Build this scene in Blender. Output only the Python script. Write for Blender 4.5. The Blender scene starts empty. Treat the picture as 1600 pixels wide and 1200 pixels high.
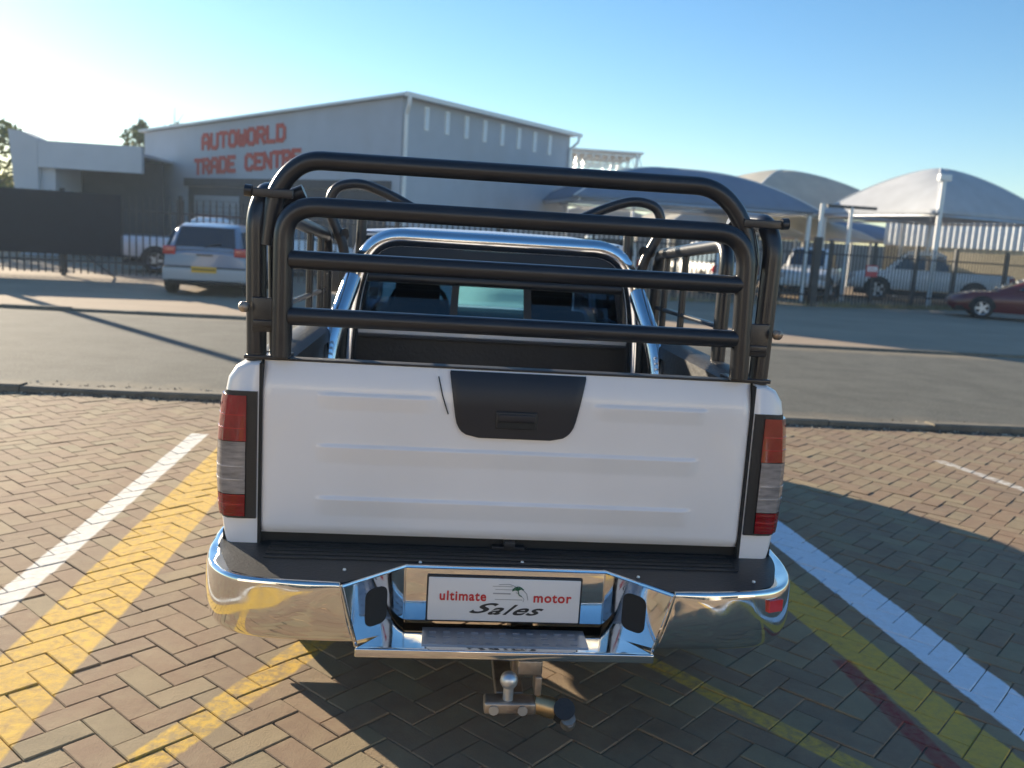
import bpy, math, random
from mathutils import Vector, Matrix
from math import sin, cos, pi, radians, sqrt
random.seed(7)
S = bpy.context.scene
COL = S.collection

# ------------------------------------------------------------------ camera
CAM = Vector((-0.2174, -2.6031, 1.5003))
YAW, PITCH, ROLL, FPX = -0.0818, 0.1618, 0.0603, 1389.4
fw = Vector((-sin(YAW)*cos(PITCH), cos(YAW)*cos(PITCH), -sin(PITCH)))
r0 = Vector((cos(YAW), sin(YAW), 0)); u0 = r0.cross(fw)
rt = r0*cos(ROLL)+u0*sin(ROLL); up = -r0*sin(ROLL)+u0*cos(ROLL)
cd = bpy.data.cameras.new('camera'); cam = bpy.data.objects.new('camera', cd); COL.objects.link(cam)
cam.matrix_world = Matrix(((rt.x, up.x, -fw.x, CAM.x), (rt.y, up.y, -fw.y, CAM.y), (rt.z, up.z, -fw.z, CAM.z), (0, 0, 0, 1)))
cd.sensor_width = 36; cd.lens = FPX/1600*36; cd.clip_start = 0.05; cd.clip_end = 3000
cd.dof.use_dof = True; cd.dof.focus_distance = 2.5; cd.dof.aperture_fstop = 3.4
S.camera = cam
def project(p):
    d = Vector(p)-CAM; z = d.dot(fw)
    return (800+FPX*d.dot(rt)/z, 600-FPX*d.dot(up)/z, z) if z > .05 else (-9999, -9999, z)

# ------------------------------------------------------------------ sky and sun
SUN_EL = radians(16.5); SUN_H = Vector((-.64, .768))          # horizontal direction TO the sun
W = bpy.data.worlds.new('World'); S.world = W; W.use_nodes = True
wn = W.node_tree; bg = wn.nodes['Background']
sky = wn.nodes.new('ShaderNodeTexSky'); sky.sky_type = 'NISHITA'; sky.sun_disc = False
sky.sun_elevation = SUN_EL; sky.sun_rotation = math.atan2(SUN_H.x, SUN_H.y)
sky.air_density = 1.0; sky.dust_density = 0.15; sky.ozone_density = 2.7
hs = wn.nodes.new('ShaderNodeHueSaturation'); hs.inputs['Saturation'].default_value = 1.2
wn.links.new(sky.outputs[0], hs.inputs['Color']); wn.links.new(hs.outputs[0], bg.inputs[0]); bg.inputs[1].default_value = 0.078
sl = bpy.data.lights.new('sun', 'SUN'); sl.energy = 5.0; sl.angle = radians(.55); sl.color = (1, .85, .64)
so = bpy.data.objects.new('sun', sl); COL.objects.link(so)
so.rotation_euler = Vector((-SUN_H.x*cos(SUN_EL), -SUN_H.y*cos(SUN_EL), -sin(SUN_EL))).to_track_quat('-Z', 'Y').to_euler()
S.view_settings.view_transform = 'Standard'; S.view_settings.look = 'None'; S.view_settings.gamma = 1
S.view_settings.use_curve_mapping = False; S.view_settings.exposure = 1.3

# ------------------------------------------------------------------ materials
def newmat(name):
    m = bpy.data.materials.new(name); m.use_nodes = True
    return m, m.node_tree, m.node_tree.nodes['Principled BSDF']
def mat(name, col, rough=.5, metal=0., coat=0., grime=0., noise=0., nscale=6., bump=0., bscale=40., spec=None, coord='Object', bdetail=5, dirt=None, dirt_amt=0., trans=0., alpha=1., stretch=None):
    m, t, b = newmat(name); n = t.nodes; L = t.links
    b.inputs['Roughness'].default_value = rough; b.inputs['Metallic'].default_value = metal
    b.inputs['Coat Weight'].default_value = coat; b.inputs['Coat Roughness'].default_value = .04
    b.inputs['Transmission Weight'].default_value = trans; b.inputs['Alpha'].default_value = alpha
    if spec is not None: b.inputs['Specular IOR Level'].default_value = spec
    b.inputs['Base Color'].default_value = (*col, 1)
    tc = n.new('ShaderNodeTexCoord'); src = tc.outputs[coord]
    if stretch:
        mp = n.new('ShaderNodeMapping'); mp.inputs['Scale'].default_value = stretch; L.new(src, mp.inputs[0]); src = mp.outputs[0]
    if noise or dirt_amt:
        nt = n.new('ShaderNodeTexNoise'); nt.inputs['Scale'].default_value = nscale; nt.inputs['Detail'].default_value = 6; nt.inputs['Roughness'].default_value = .6
        L.new(src, nt.inputs['Vector'])
        mx = n.new('ShaderNodeMix'); mx.data_type = 'RGBA'
        mr = n.new('ShaderNodeMapRange'); mr.inputs[1].default_value = .3; mr.inputs[2].default_value = .7
        L.new(nt.outputs['Fac'], mr.inputs[0]); L.new(mr.outputs[0], mx.inputs[0])
        mx.inputs[6].default_value = (*[c*(1-noise) for c in col], 1); mx.inputs[7].default_value = (*[min(1, c*(1+noise)) for c in col], 1)
        out = mx.outputs[2]
        if dirt_amt:
            n2 = n.new('ShaderNodeTexNoise'); n2.inputs['Scale'].default_value = nscale*.35; n2.inputs['Detail'].default_value = 8; L.new(src, n2.inputs['Vector'])
            m2 = n.new('ShaderNodeMapRange'); m2.inputs[1].default_value = .45; m2.inputs[2].default_value = .75; m2.inputs[4].default_value = dirt_amt
            L.new(n2.outputs['Fac'], m2.inputs[0])
            x2 = n.new('ShaderNodeMix'); x2.data_type = 'RGBA'; L.new(m2.outputs[0], x2.inputs[0]); L.new(out, x2.inputs[6]); x2.inputs[7].default_value = (*dirt, 1)
            out = x2.outputs[2]
        L.new(out, b.inputs['Base Color'])
    if grime:
        ng = n.new('ShaderNodeTexNoise'); ng.inputs['Scale'].default_value = 38; ng.inputs['Detail'].default_value = 8; L.new(src, ng.inputs['Vector'])
        mg = n.new('ShaderNodeMapRange'); mg.inputs[1].default_value = .42; mg.inputs[2].default_value = .72; mg.inputs[3].default_value = rough; mg.inputs[4].default_value = rough+grime
        L.new(ng.outputs['Fac'], mg.inputs[0]); L.new(mg.outputs[0], b.inputs['Roughness'])
    if bump:
        nb = n.new('ShaderNodeTexNoise'); nb.inputs['Scale'].default_value = bscale; nb.inputs['Detail'].default_value = bdetail; L.new(src, nb.inputs['Vector'])
        bp = n.new('ShaderNodeBump'); bp.inputs['Strength'].default_value = bump; bp.inputs['Distance'].default_value = .01
        L.new(nb.outputs['Fac'], bp.inputs['Height']); L.new(bp.outputs[0], b.inputs['Normal'])
    return m
white = mat('white_paint', (.86, .85, .86), .28, coat=.6, noise=.02, nscale=3, dirt=(.5, .45, .38), dirt_amt=.22)
black = mat('black_plastic', (.018, .019, .022), .45, bump=.15, bscale=120, dirt=(.08, .07, .06), dirt_amt=.25, noise=.1)
trimM = mat('trim_plastic', (.010, .013, .022), .42, noise=.05)
liner = mat('bed_liner', (.02, .02, .022), .5, bump=.2, bscale=60, dirt=(.09, .08, .07), dirt_amt=.3, noise=.1)
cageM = mat('cage_powder_coat', (.013, .015, .021), .30, spec=.6, noise=.15, nscale=9, bump=.06, bscale=200, dirt=(.09, .08, .07), dirt_amt=.15)
chrome = mat('chrome', (.82, .82, .82), .045, metal=1, grime=.10, bump=.4, bscale=6.5, bdetail=0)
chrome_wavy = mat('wavy_chrome', (.84, .83, .80), .05, metal=1, grime=.12, bump=1.0, bscale=9, bdetail=0)
chrome_tube = mat('chrome_tube', (.80, .82, .85), .10, metal=1, noise=.03, bump=.02, bscale=30)
steel = mat('worn_steel', (.42, .36, .30), .42, metal=.8, noise=.25, nscale=20, dirt=(.2, .1, .05), dirt_amt=.5, bump=.2, bscale=60)
galv = mat('galvanised_steel', (.62, .64, .66), .38, metal=.85, noise=.08)
rubber = mat('rubber', (.02, .02, .02), .75, noise=.2, bump=.2, bscale=50)
red_lens = mat('red_lens', (.27, .024, .016), .12, coat=1, noise=.12, nscale=40)
red_lens_b = mat('bright_red_lens', (.42, .003, .012), .14, coat=1, noise=.25, nscale=60, stretch=(.3, .3, 2), bump=.3, bscale=90)
red_dark = mat('deep_red_lens', (.24, .003, .014), .14, coat=1, noise=.35, nscale=30, stretch=(1, 1, .4), bump=.3, bscale=90)
clear_lens = mat('clear_lens', (.52, .48, .47), .18, coat=1, noise=.35, nscale=14, stretch=(1, 1, 5))
amber = mat('amber_lens', (.6, .2, .03), .2, coat=1)
plate_w = mat('sign_white', (.75, .75, .75), .35, noise=.02)
ink_red = mat('red_print', (.55, .03, .03), .5); ink_blk = mat('black_print', (.03, .03, .03), .5); ink_grn = mat('green_print', (.03, .14, .07), .5)
ink_gry = mat('grey_print', (.35, .35, .36), .5)
reflector = mat('red_reflector', (.6, .03, .03), .25, coat=.6)
seatM = mat('seat_fabric', (.05, .05, .055), .9, noise=.15, bump=.2)
underM = mat('underbody', (.02, .02, .02), .8)
def glassmat(name, tint, a):
    m, t, b = newmat(name); n = t.nodes; L = t.links
    tr = n.new('ShaderNodeBsdfTransparent'); tr.inputs[0].default_value = (*tint, 1)
    gl = n.new('ShaderNodeBsdfGlossy'); gl.inputs['Roughness'].default_value = .02; gl.inputs['Color'].default_value = (1, 1, 1, 1)
    fr = n.new('ShaderNodeFresnel'); fr.inputs[0].default_value = 1.5
    mx = n.new('ShaderNodeMixShader'); L.new(fr.outputs[0], mx.inputs[0]); L.new(tr.outputs[0], mx.inputs[1]); L.new(gl.outputs[0], mx.inputs[2])
    L.new(mx.outputs[0], n['Material Output'].inputs[0]); return m
tint_glass = glassmat('tinted_glass', (.16, .25, .34), 1); clear_glass = glassmat('clear_glass', (.62, .80, .78), 1)
dusty_glass = glassmat('dusty_windscreen', (.62, .78, .84), 1)
_t = dusty_glass.node_tree; _tl = _t.nodes.new('ShaderNodeBsdfTranslucent'); _tl.inputs[0].default_value = (.66, .82, .88, 1); _m2 = _t.nodes.new('ShaderNodeMixShader'); _m2.inputs[0].default_value = .28
_src = _t.nodes['Material Output'].inputs[0].links[0].from_socket; _t.links.new(_src, _m2.inputs[1]); _t.links.new(_tl.outputs[0], _m2.inputs[2]); _t.links.new(_m2.outputs[0], _t.nodes['Material Output'].inputs[0])
car_glass = mat('dark_car_glass', (.015, .02, .028), .05, coat=1, spec=.8)

PAINT = [  # world-space stripes: (x at y0, x at y1, y0, y1, colour index)
]
def paver_mat(name, individual):
    m, t, b = newmat(name); n = t.nodes; L = t.links
    b.inputs['Roughness'].default_value = .85; b.inputs['Specular IOR Level'].default_value = .25
    geo = n.new('ShaderNodeNewGeometry'); sp = n.new('ShaderNodeSeparateXYZ'); L.new(geo.outputs['Position'], sp.inputs[0])
    if individual:
        oi = n.new('ShaderNodeObjectInfo'); rnd = oi.outputs['Random']
    else:
        at = n.new('ShaderNodeAttribute'); at.attribute_name = 'tone'; rnd = at.outputs['Fac']
    ramp = n.new('ShaderNodeValToRGB'); cr = ramp.color_ramp; L.new(rnd, ramp.inputs[0])
    cr.elements[0].position = 0; cr.elements[0].color = (.27, .183, .117, 1)
    cr.elements[1].position = 1; cr.elements[1].color = (.34, .258, .155, 1)
    for p, c in ((.3, (.295, .20, .128, 1)), (.5, (.255, .176, .117, 1)), (.7, (.32, .235, .142, 1)), (.85, (.28, .228, .14, 1))):
        e = cr.elements.new(p); e.color = c
    def noise(sc, det=6, v=None):
        x = n.new('ShaderNodeTexNoise'); x.inputs['Scale'].default_value = sc; x.inputs['Detail'].default_value = det; x.inputs['Roughness'].default_value = .65
        L.new(v or geo.outputs['Position'], x.inputs['Vector']); return x.outputs['Fac']
    def mr(x, a, c, d=0., e=1.):
        k = n.new('ShaderNodeMapRange'); k.inputs[1].default_value = a; k.inputs[2].default_value = c; k.inputs[3].default_value = d; k.inputs[4].default_value = e; L.new(x, k.inputs[0]); return k.outputs[0]
    def mth(op, a, c=None, clamp=False):
        k = n.new('ShaderNodeMath'); k.operation = op; k.use_clamp = clamp
        for i, v in enumerate((a, c)):
            if v is None: continue
            if isinstance(v, (int, float)): k.inputs[i].default_value = v
            else: L.new(v, k.inputs[i])
        return k.outputs[0]
    def mix(f, a, c, bt='MIX'):
        k = n.new('ShaderNodeMix'); k.data_type = 'RGBA'; k.blend_type = bt
        if isinstance(f, (int, float)): k.inputs[0].default_value = f
        else: L.new(f, k.inputs[0])
        for i, v in ((6, a), (7, c)):
            if isinstance(v, tuple): k.inputs[i].default_value = v
            else: L.new(v, k.inputs[i])
        return k.outputs[2]
    col = ramp.outputs[0]
    col = mix(mr(noise(220, 3), .35, .7, 0, .35), col, (.16, .12, .10, 1))            # aggregate grain
    col = mix(mr(noise(9, 8), .42, .72, 0, .5), col, (.37, .30, .19, 1))              # dusty patches
    col = mix(mr(noise(1.3, 5), .45, .75, 0, .35), col, (.24, .20, .15, 1))
    col = mix(mr(noise(.55, 7), .55, .72, 0, .45), col, (.17, .13, .09, 1))          # old oil and tyre grime
    col = mix(mr(noise(3.1, 3), .62, .70, 0, .35), col, (.17, .13, .09, 1))
    X, Y = sp.outputs[0], sp.outputs[1]
    wob = mth('MULTIPLY', mth('SUBTRACT', noise(14, 4), .5), .022)
    def stripe(x0, y0, x1, y1, w, ya, yb, colr, wear, fade=(.35, .62)):
        # centreline through (x0,y0)-(x1,y1), full width w measured in x, from ya to yb
        k = (x1-x0)/(y1-y0)
        cx = mth('ADD', mth('MULTIPLY', mth('SUBTRACT', Y, y0), k), x0)
        dx = mth('ABSOLUTE', mth('ADD', mth('SUBTRACT', X, cx), wob))
        inx = mr(dx, w/2-.006, w/2+.006, 1, 0)
        iny = mth('MULTIPLY', mr(Y, ya-.008, ya+.008), mr(Y, yb-.008, yb+.008, 1, 0))
        wr = mr(noise(26, 7), fade[0], fade[1], 1-wear, 1)
        return mth('MULTIPLY', mth('MULTIPLY', inx, iny), wr), colr
    Ye = (.66, .43, .085, 1); Wh = (.74, .73, .68, 1)
    stripes = [
        stripe(-1.86, .78, -1.90, 3.70, .115, -6, 3.72, Wh, .25),
        stripe(-1.515, 0, -1.545, 3.2, .28, -6, 4.4, Ye, .55),
        stripe(1.815, 0, 1.655, 2.0, .215, -6, 4.4, (.78, .85, .93, 1), .10),  # white line, the blue of the shade it lies in put into its colour
        stripe(1.52, 0, 1.385, 1.1, .19, -6, 4.4, Ye, .35),
        stripe(-1.00, -.29, -.70, .34, .13, -6, .6, Ye, .75, (.4, .6)),
        stripe(1.02, -.16, .61, .39, .10, -6, .6, Ye, .7, (.38, .62)),
        stripe(1.37, -.24, 1.345, .45, .075, -.6, .45, (.26, .035, .04, 1), .7, (.30, .75)),
        stripe(3.67, 3.84, 3.84, 3.07, .09, -1.0, 3.86, Wh, .95, (.38, .66)),
    ]
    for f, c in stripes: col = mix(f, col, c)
    col = mix(mr(noise(60, 6), .55, .8, 0, .25), col, (.2, .16, .12, 1))
    L.new(col, b.inputs['Base Color'])
    bp = n.new('ShaderNodeBump'); bp.inputs['Strength'].default_value = .45; bp.inputs['Distance'].default_value = .004
    L.new(mth('ADD', noise(160, 4), mth('MULTIPLY', noise(25, 3), .8)), bp.inputs['Height']); L.new(bp.outputs[0], b.inputs['Normal'])
    return m
paverA = paver_mat('paver_single', True); paverB = paver_mat('paver_field', False)

def ground_mat(name, c1, c2, sc, speck=(.1, .1, .1), speck_amt=.4, rough=.9, bumpd=.004, c3=None, verge=None):
    m, t, b = newmat(name); n = t.nodes; L = t.links
    b.inputs['Roughness'].default_value = rough; b.inputs['Specular IOR Level'].default_value = .25
    geo = n.new('ShaderNodeNewGeometry')
    def noise(s, d=6, st=None):
        x = n.new('ShaderNodeTexNoise'); x.inputs['Scale'].default_value = s; x.inputs['Detail'].default_value = d; x.inputs['Roughness'].default_value = .65
        if st:
            mp = n.new('ShaderNodeMapping'); mp.inputs['Scale'].default_value = st; L.new(geo.outputs['Position'], mp.inputs[0]); L.new(mp.outputs[0], x.inputs['Vector'])
        else: L.new(geo.outputs['Position'], x.inputs['Vector'])
        return x.outputs['Fac']
    def mr(x, a, c, d=0., e=1.):
        k = n.new('ShaderNodeMapRange'); k.inputs[1].default_value = a; k.inputs[2].default_value = c; k.inputs[3].default_value = d; k.inputs[4].default_value = e; L.new(x, k.inputs[0]); return k.outputs[0]
    def mix(f, a, c):
        k = n.new('ShaderNodeMix'); k.data_type = 'RGBA'; L.new(f, k.inputs[0])
        for i, v in ((6, a), (7, c)):
            if isinstance(v, tuple): k.inputs[i].default_value = (*v[:3], 1)
            else: L.new(v, k.inputs[i])
        return k.outputs[2]
    col = mix(mr(noise(sc), .35, .65), c1, c2)
    col = mix(mr(noise(sc*.8, 5, (.15, 1.4, 1)), .48, .7, 0, .45), col, c3 or c2)
    col = mix(mr(noise(70, 3), .45, .7, 0, speck_amt), col, speck)
    if verge:     # dust and grit that has collected along the road edges
        sp = n.new('ShaderNodeSeparateXYZ'); L.new(geo.outputs['Position'], sp.inputs[0])
        for ya, yb in ((5.75, 5.22), (11.2, 11.8)):
            e = n.new('ShaderNodeMath'); e.operation = 'MULTIPLY_ADD'; L.new(noise(2.2, 6), e.inputs[0]); e.inputs[1].default_value = .9 if yb > ya else -.9; L.new(sp.outputs[1], e.inputs[2])
            sh = -.45 if yb < ya else .45
            col = mix(mr(e.outputs[0], ya+sh, yb+sh, 0, .85), col, verge)
    L.new(col, b.inputs['Base Color'])
    bp = n.new('ShaderNodeBump'); bp.inputs['Strength'].default_value = .6; bp.inputs['Distance'].default_value = bumpd
    L.new(noise(60, 5), bp.inputs['Height']); L.new(bp.outputs[0], b.inputs['Normal'])
    return m
asphalt = ground_mat('asphalt', (.058, .062, .054), (.100, .103, .090), 1.6, (.26, .245, .21), .75, c3=(.12, .118, .10), verge=(.27, .225, .16))
apronM = ground_mat('dusty_apron', (.33, .255, .185), (.40, .31, .225), .5, (.2, .15, .11), .4, c3=(.27, .225, .175))
soil = ground_mat('dry_soil', (.24, .18, .13), (.31, .24, .17), .2, (.14, .1, .07), .4)
sandM = ground_mat('joint_sand', (.24, .19, .13), (.33, .26, .17), 6, (.05, .04, .03), .5)
kerbM = ground_mat('kerb_concrete', (.22, .195, .15), (.13, .12, .10), 5, (.08, .08, .07), .4, c3=(.36, .31, .23))
wallA = mat('painted_wall', (.44, .475, .53), .8, noise=.05, nscale=1.2, bump=.1, bscale=20, dirt=(.3, .27, .23), dirt_amt=.25)
wallB = mat('annex_wall', (.56, .57, .60), .8, noise=.04, nscale=1.2, dirt=(.36, .33, .3), dirt_amt=.2)
roofM = mat('roof_sheet', (.55, .57, .6), .4, metal=.4, noise=.05)
gutterM = mat('white_gutter', (.80, .80, .78), .4, noise=.03)
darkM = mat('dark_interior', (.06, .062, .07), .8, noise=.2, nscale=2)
shutterM = mat('roller_shutter', (.33, .35, .38), .5, noise=.06)
redPaint = mat('red_sign_paint', (.50, .065, .045), .7, noise=.08)
palis = mat('palisade_steel', (.03, .032, .036), .5, noise=.2)
shadeN = mat('shade_cloth', (.012, .016, .026), .9, noise=.12, nscale=3)
poleW = mat('weathered_wood', (.2, .15, .1), .85, noise=.2, bump=.3)
leafM = mat('leaf', (.075, .105, .03), .7, noise=.4, nscale=3); leafY = mat('yellow_leaf', (.20, .19, .03), .7, noise=.3)
barkM = mat('bark', (.12, .09, .06), .9, noise=.3)
dry = mat('dry_grass', (.30, .24, .12), .9, noise=.3)
def fabric(name, c, tr_=.3):
    m, t, b = newmat(name); n = t.nodes; L = t.links
    b.inputs['Base Color'].default_value = (*c, 1); b.inputs['Roughness'].default_value = .85
    tc = n.new('ShaderNodeTexCoord'); nt = n.new('ShaderNodeTexNoise'); nt.inputs['Scale'].default_value = 1.5; L.new(tc.outputs['Object'], nt.inputs['Vector'])
    mx = n.new('ShaderNodeMix'); mx.data_type = 'RGBA'; L.new(nt.outputs['Fac'], mx.inputs[0]); mx.inputs[6].default_value = (*[k*.85 for k in c], 1); mx.inputs[7].default_value = (*[min(1, k*1.15) for k in c], 1)
    L.new(mx.outputs[2], b.inputs['Base Color'])
    tl = n.new('ShaderNodeBsdfTranslucent'); L.new(mx.outputs[2], tl.inputs[0])
    ms = n.new('ShaderNodeMixShader'); ms.inputs[0].default_value = tr_; L.new(b.outputs[0], ms.inputs[1]); L.new(tl.outputs[0], ms.inputs[2])
    L.new(ms.outputs[0], n['Material Output'].inputs[0]); return m
sailG = fabric('grey_shade_sail', (.56, .58, .61), .3); sailB = fabric('blue_grey_shade_sail', (.24, .32, .44), .3); sailW = fabric('pale_shade_sail', (.70, .68, .62), .5)

# ------------------------------------------------------------------ mesh helpers
class MB:
    def __init__(s): s.v = []; s.f = []; s.m = []; s.sm = []
    def add(s, vs, fs, mi=0, smooth=False):
        o = len(s.v); s.v += [tuple(v) for v in vs]
        for f in fs: s.f.append(tuple(o+i for i in f)); s.m.append(mi); s.sm.append(smooth)
        return s
    def box(s, x0, x1, y0, y1, z0, z1, b=0., mi=0):
        if b <= 0:
            vs = [(x, y, z) for z in (z0, z1) for y in (y0, y1) for x in (x0, x1)]
            return s.add(vs, [(0, 2, 3, 1), (4, 5, 7, 6), (0, 1, 5, 4), (2, 6, 7, 3), (0, 4, 6, 2), (1, 3, 7, 5)], mi)
        import bmesh
        bm = bmesh.new(); bmesh.ops.create_cube(bm, size=1)
        for v in bm.verts: v.co = Vector(((x0+x1)/2+v.co.x*(x1-x0), (y0+y1)/2+v.co.y*(y1-y0), (z0+z1)/2+v.co.z*(z1-z0)))
        bmesh.ops.bevel(bm, geom=bm.edges[:], offset=b, segments=3, profile=.5, affect='EDGES')
        bm.verts.index_update(); s.add([v.co[:] for v in bm.verts], [[v.index for v in f.verts] for f in bm.faces], mi, True); bm.free(); return s
    def loft(s, rings, mi=0, cap=True, closed=True, smooth=True):
        n = len(rings[0]); vs = [p for r in rings for p in r]; fs = []
        for i in range(len(rings)-1):
            for j in range(n if closed else n-1):
                a = i*n+j; b = i*n+(j+1) % n; fs.append((a, b, b+n, a+n))
        s.add(vs, fs, mi, smooth)
        if cap:
            s.add(rings[0], [tuple(range(n-1, -1, -1))], mi); s.add(rings[-1], [tuple(range(n))], mi)
        return s
    def tube(s, pts, r, n=12, mi=0, cap=True):
        pts = [Vector(p) for p in pts]; T = []
        for i in range(len(pts)):
            a = pts[max(0, i-1)]; b = pts[min(len(pts)-1, i+1)]; T.append((b-a).normalized())
        ref = Vector((0, 0, 1)) if abs(T[0].z) < .9 else Vector((0, 1, 0))
        u = (ref-T[0]*ref.dot(T[0])).normalized(); rings = []
        for i, p in enumerate(pts):
            u = (u-T[i]*u.dot(T[i])).normalized(); w = T[i].cross(u)
            rr = r[i] if isinstance(r, (list, tuple)) else r
            rings.append([(p+u*rr*cos(2*pi*k/n)+w*rr*sin(2*pi*k/n))[:] for k in range(n)])
        return s.loft(rings, mi, cap)
    def cyl(s, a, b, r, n=16, mi=0): return s.tube([a, b], r, n, mi)
    def ball(s, c, r, n=12, mi=0):
        c = Vector(c); rings = []
        for i in range(1, n//2):
            t = pi*i/(n//2); rings.append([(c.x+r*sin(t)*cos(2*pi*k/n), c.y+r*sin(t)*sin(2*pi*k/n), c.z-r*cos(t)) for k in range(n)])
        return s.loft(rings, mi)
    def prism(s, poly, z0, z1, mi=0):
        n = len(poly)
        return s.add([(x, y, z0) for x, y in poly]+[(x, y, z1) for x, y in poly],
                     [tuple(range(n-1, -1, -1)), tuple(range(n, 2*n))]+[(i, (i+1) % n, (i+1) % n+n, i+n) for i in range(n)], mi)
    def prism_y(s, poly, y0, y1, mi=0):      # poly in (x, z)
        n = len(poly)
        return s.add([(x, y0, z) for x, z in poly]+[(x, y1, z) for x, z in poly],
                     [tuple(range(n)), tuple(range(2*n-1, n-1, -1))]+[(i, i+n, (i+1) % n+n, (i+1) % n) for i in range(n)], mi)
    def mesh(s, name, mats):
        me = bpy.data.meshes.new(name); me.from_pydata(s.v, [], s.f)
        for m in (mats if isinstance(mats, (list, tuple)) else [mats]): me.materials.append(m)
        me.polygons.foreach_set('material_index', s.m); me.polygons.foreach_set('use_smooth', s.sm); me.update()
        return me
    def build(s, name, mats, parent=None, fix=True, **kw):
        me = s.mesh(name, mats)
        if fix:
            import bmesh
            bm = bmesh.new(); bm.from_mesh(me); bmesh.ops.remove_doubles(bm, verts=bm.verts, dist=1e-5); bmesh.ops.recalc_face_normals(bm, faces=bm.faces); bm.to_mesh(me); bm.free()
            try: me.set_sharp_from_angle(angle=radians(38))
            except Exception: pass
        o = bpy.data.objects.new(name, me); COL.objects.link(o)
        if parent: o.parent = parent
        tag(o, **kw); return o
def tag(o, label=None, category=None, group=None, kind=None):
    for k, v in (('label', label), ('category', category), ('group', group), ('kind', kind)):
        if v: o[k] = v
    return o
def thing(name, label, category, loc=(0, 0, 0), rz=0., group=None):
    o = bpy.data.objects.new(name, None); COL.objects.link(o); o.location = loc; o.rotation_euler = (0, 0, rz)
    return tag(o, label, category, group)
def copy_tree(o, parent=None):
    c = o.copy(); COL.objects.link(c)
    if parent: c.parent = parent
    for ch in list(o.children): copy_tree(ch, c)
    return c
def bend(pts, r, n=6):
    """round the corners of a polyline"""
    P = [Vector(p) for p in pts]; out = [P[0]]
    for i in range(1, len(P)-1):
        a = (P[i-1]-P[i]); b = (P[i+1]-P[i]); d = min(r, a.length*.49, b.length*.49); A = P[i]+a.normalized()*d; B = P[i]+b.normalized()*d
        for k in range(n+1):
            t = k/n; out.append(A*(1-t)**2+P[i]*2*t*(1-t)+B*t*t)
    out.append(P[-1]); return out
def text_obj(body, size, m, parent, name, loc, rot, sx=1., shear=0., off=0., align='CENTER'):
    cu = bpy.data.curves.new(name, 'FONT'); cu.body = body; cu.size = size; cu.shear = shear; cu.offset = off; cu.space_character = 1.12 if len(body) > 1 else 1; cu.extrude = .0006; cu.align_x = align; cu.align_y = 'CENTER'
    tmp = bpy.data.objects.new(name+'_tmp', cu); COL.objects.link(tmp)
    dg = bpy.context.evaluated_depsgraph_get(); me = bpy.data.meshes.new_from_object(tmp.evaluated_get(dg))
    bpy.data.objects.remove(tmp); bpy.data.curves.remove(cu)
    me.materials.clear(); me.materials.append(m)
    o = bpy.data.objects.new(name, me); COL.objects.link(o); o.parent = parent; o.location = loc; o.rotation_euler = rot; o.scale = (sx, 1, 1); return o

# ------------------------------------------------------------------ setting
MB().add([(-1500, -1500, -.03), (1500, -1500, -.03), (1500, 1500, -.03), (-1500, 1500, -.03)], [(0, 1, 2, 3)]).build('ground', soil, kind='structure', fix=False)
MB().box(-60, 70, 5.25, 12.0, -.3, -.012).build('road', asphalt, kind='structure')
pts = []
fa = MB(); fa.add([(-60, 12.0, -.008), (70, 12.0, -.008), (70, 40, .0), (-60, 40, .0)], [(0, 1, 2, 3)]).build('dirt_apron', apronM, kind='structure', fix=False)
k1 = bpy.data.objects.new('kerb', None); COL.objects.link(k1); k1['kind'] = 'structure'; k1.location = (0, 5.0, 0)
ks = MB(); ks.loft([[(x, 0, -.1), (x, .0, .045), (x, .02, .06), (x, .16, .055), (x, .24, -.005), (x, .24, -.1)] for x in (.004, .996)], smooth=False)
kme = ks.mesh('kerb_stone', kerbM)
for i in range(-9, 11):
    o = bpy.data.objects.new('kerb_stone', kme); COL.objects.link(o); o.parent = k1; o.location = (i+.3, random.uniform(-.008, .008)+.012*i, random.uniform(-.012, .004)); o.rotation_euler = (0, random.uniform(-.008, .008), random.uniform(-.01, .01)+.012)
k2 = bpy.data.objects.new('kerb', None); COL.objects.link(k2); k2['kind'] = 'structure'; k2.location = (0, 11.75, 0)
for i in range(-14, 20):
    o = bpy.data.objects.new('kerb_stone', kme); COL.objects.link(o); o.parent = k2; o.location = (i, .02*i, -.02+random.uniform(-.01, .004)); o.rotation_euler = (0, 0, .02)
# leaf litter, grit and small stones along the near kerb
g = MB()
for i in range(4200):
    x = random.uniform(-9, 10); y = 5.0+.012*x-abs(random.gauss(0, .06)) if random.random() < .6 else 5.3+abs(random.gauss(0, .10))
    r = random.uniform(.005, .018)*(1 if random.random() < .985 else 2.0); a = random.random()*3
    z = .0 if y < 5.1 else -.012
    g.add([(x+r*cos(a+k*2.1)*random.uniform(.7, 1.2), y+r*sin(a+k*2.1), z) for k in range(3)]+[(x, y, z+r*.7)], [(0, 1, 3), (1, 2, 3), (2, 0, 3)], 0 if random.random() < .8 else 1)
g.build('kerb_litter', [mat('dark_litter', (.07, .06, .045), .9), mat('pale_grit', (.5, .46, .38), .8)], kind='stuff', label='dry leaf litter and grit lying along the near kerb', category='litter', fix=False)

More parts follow.
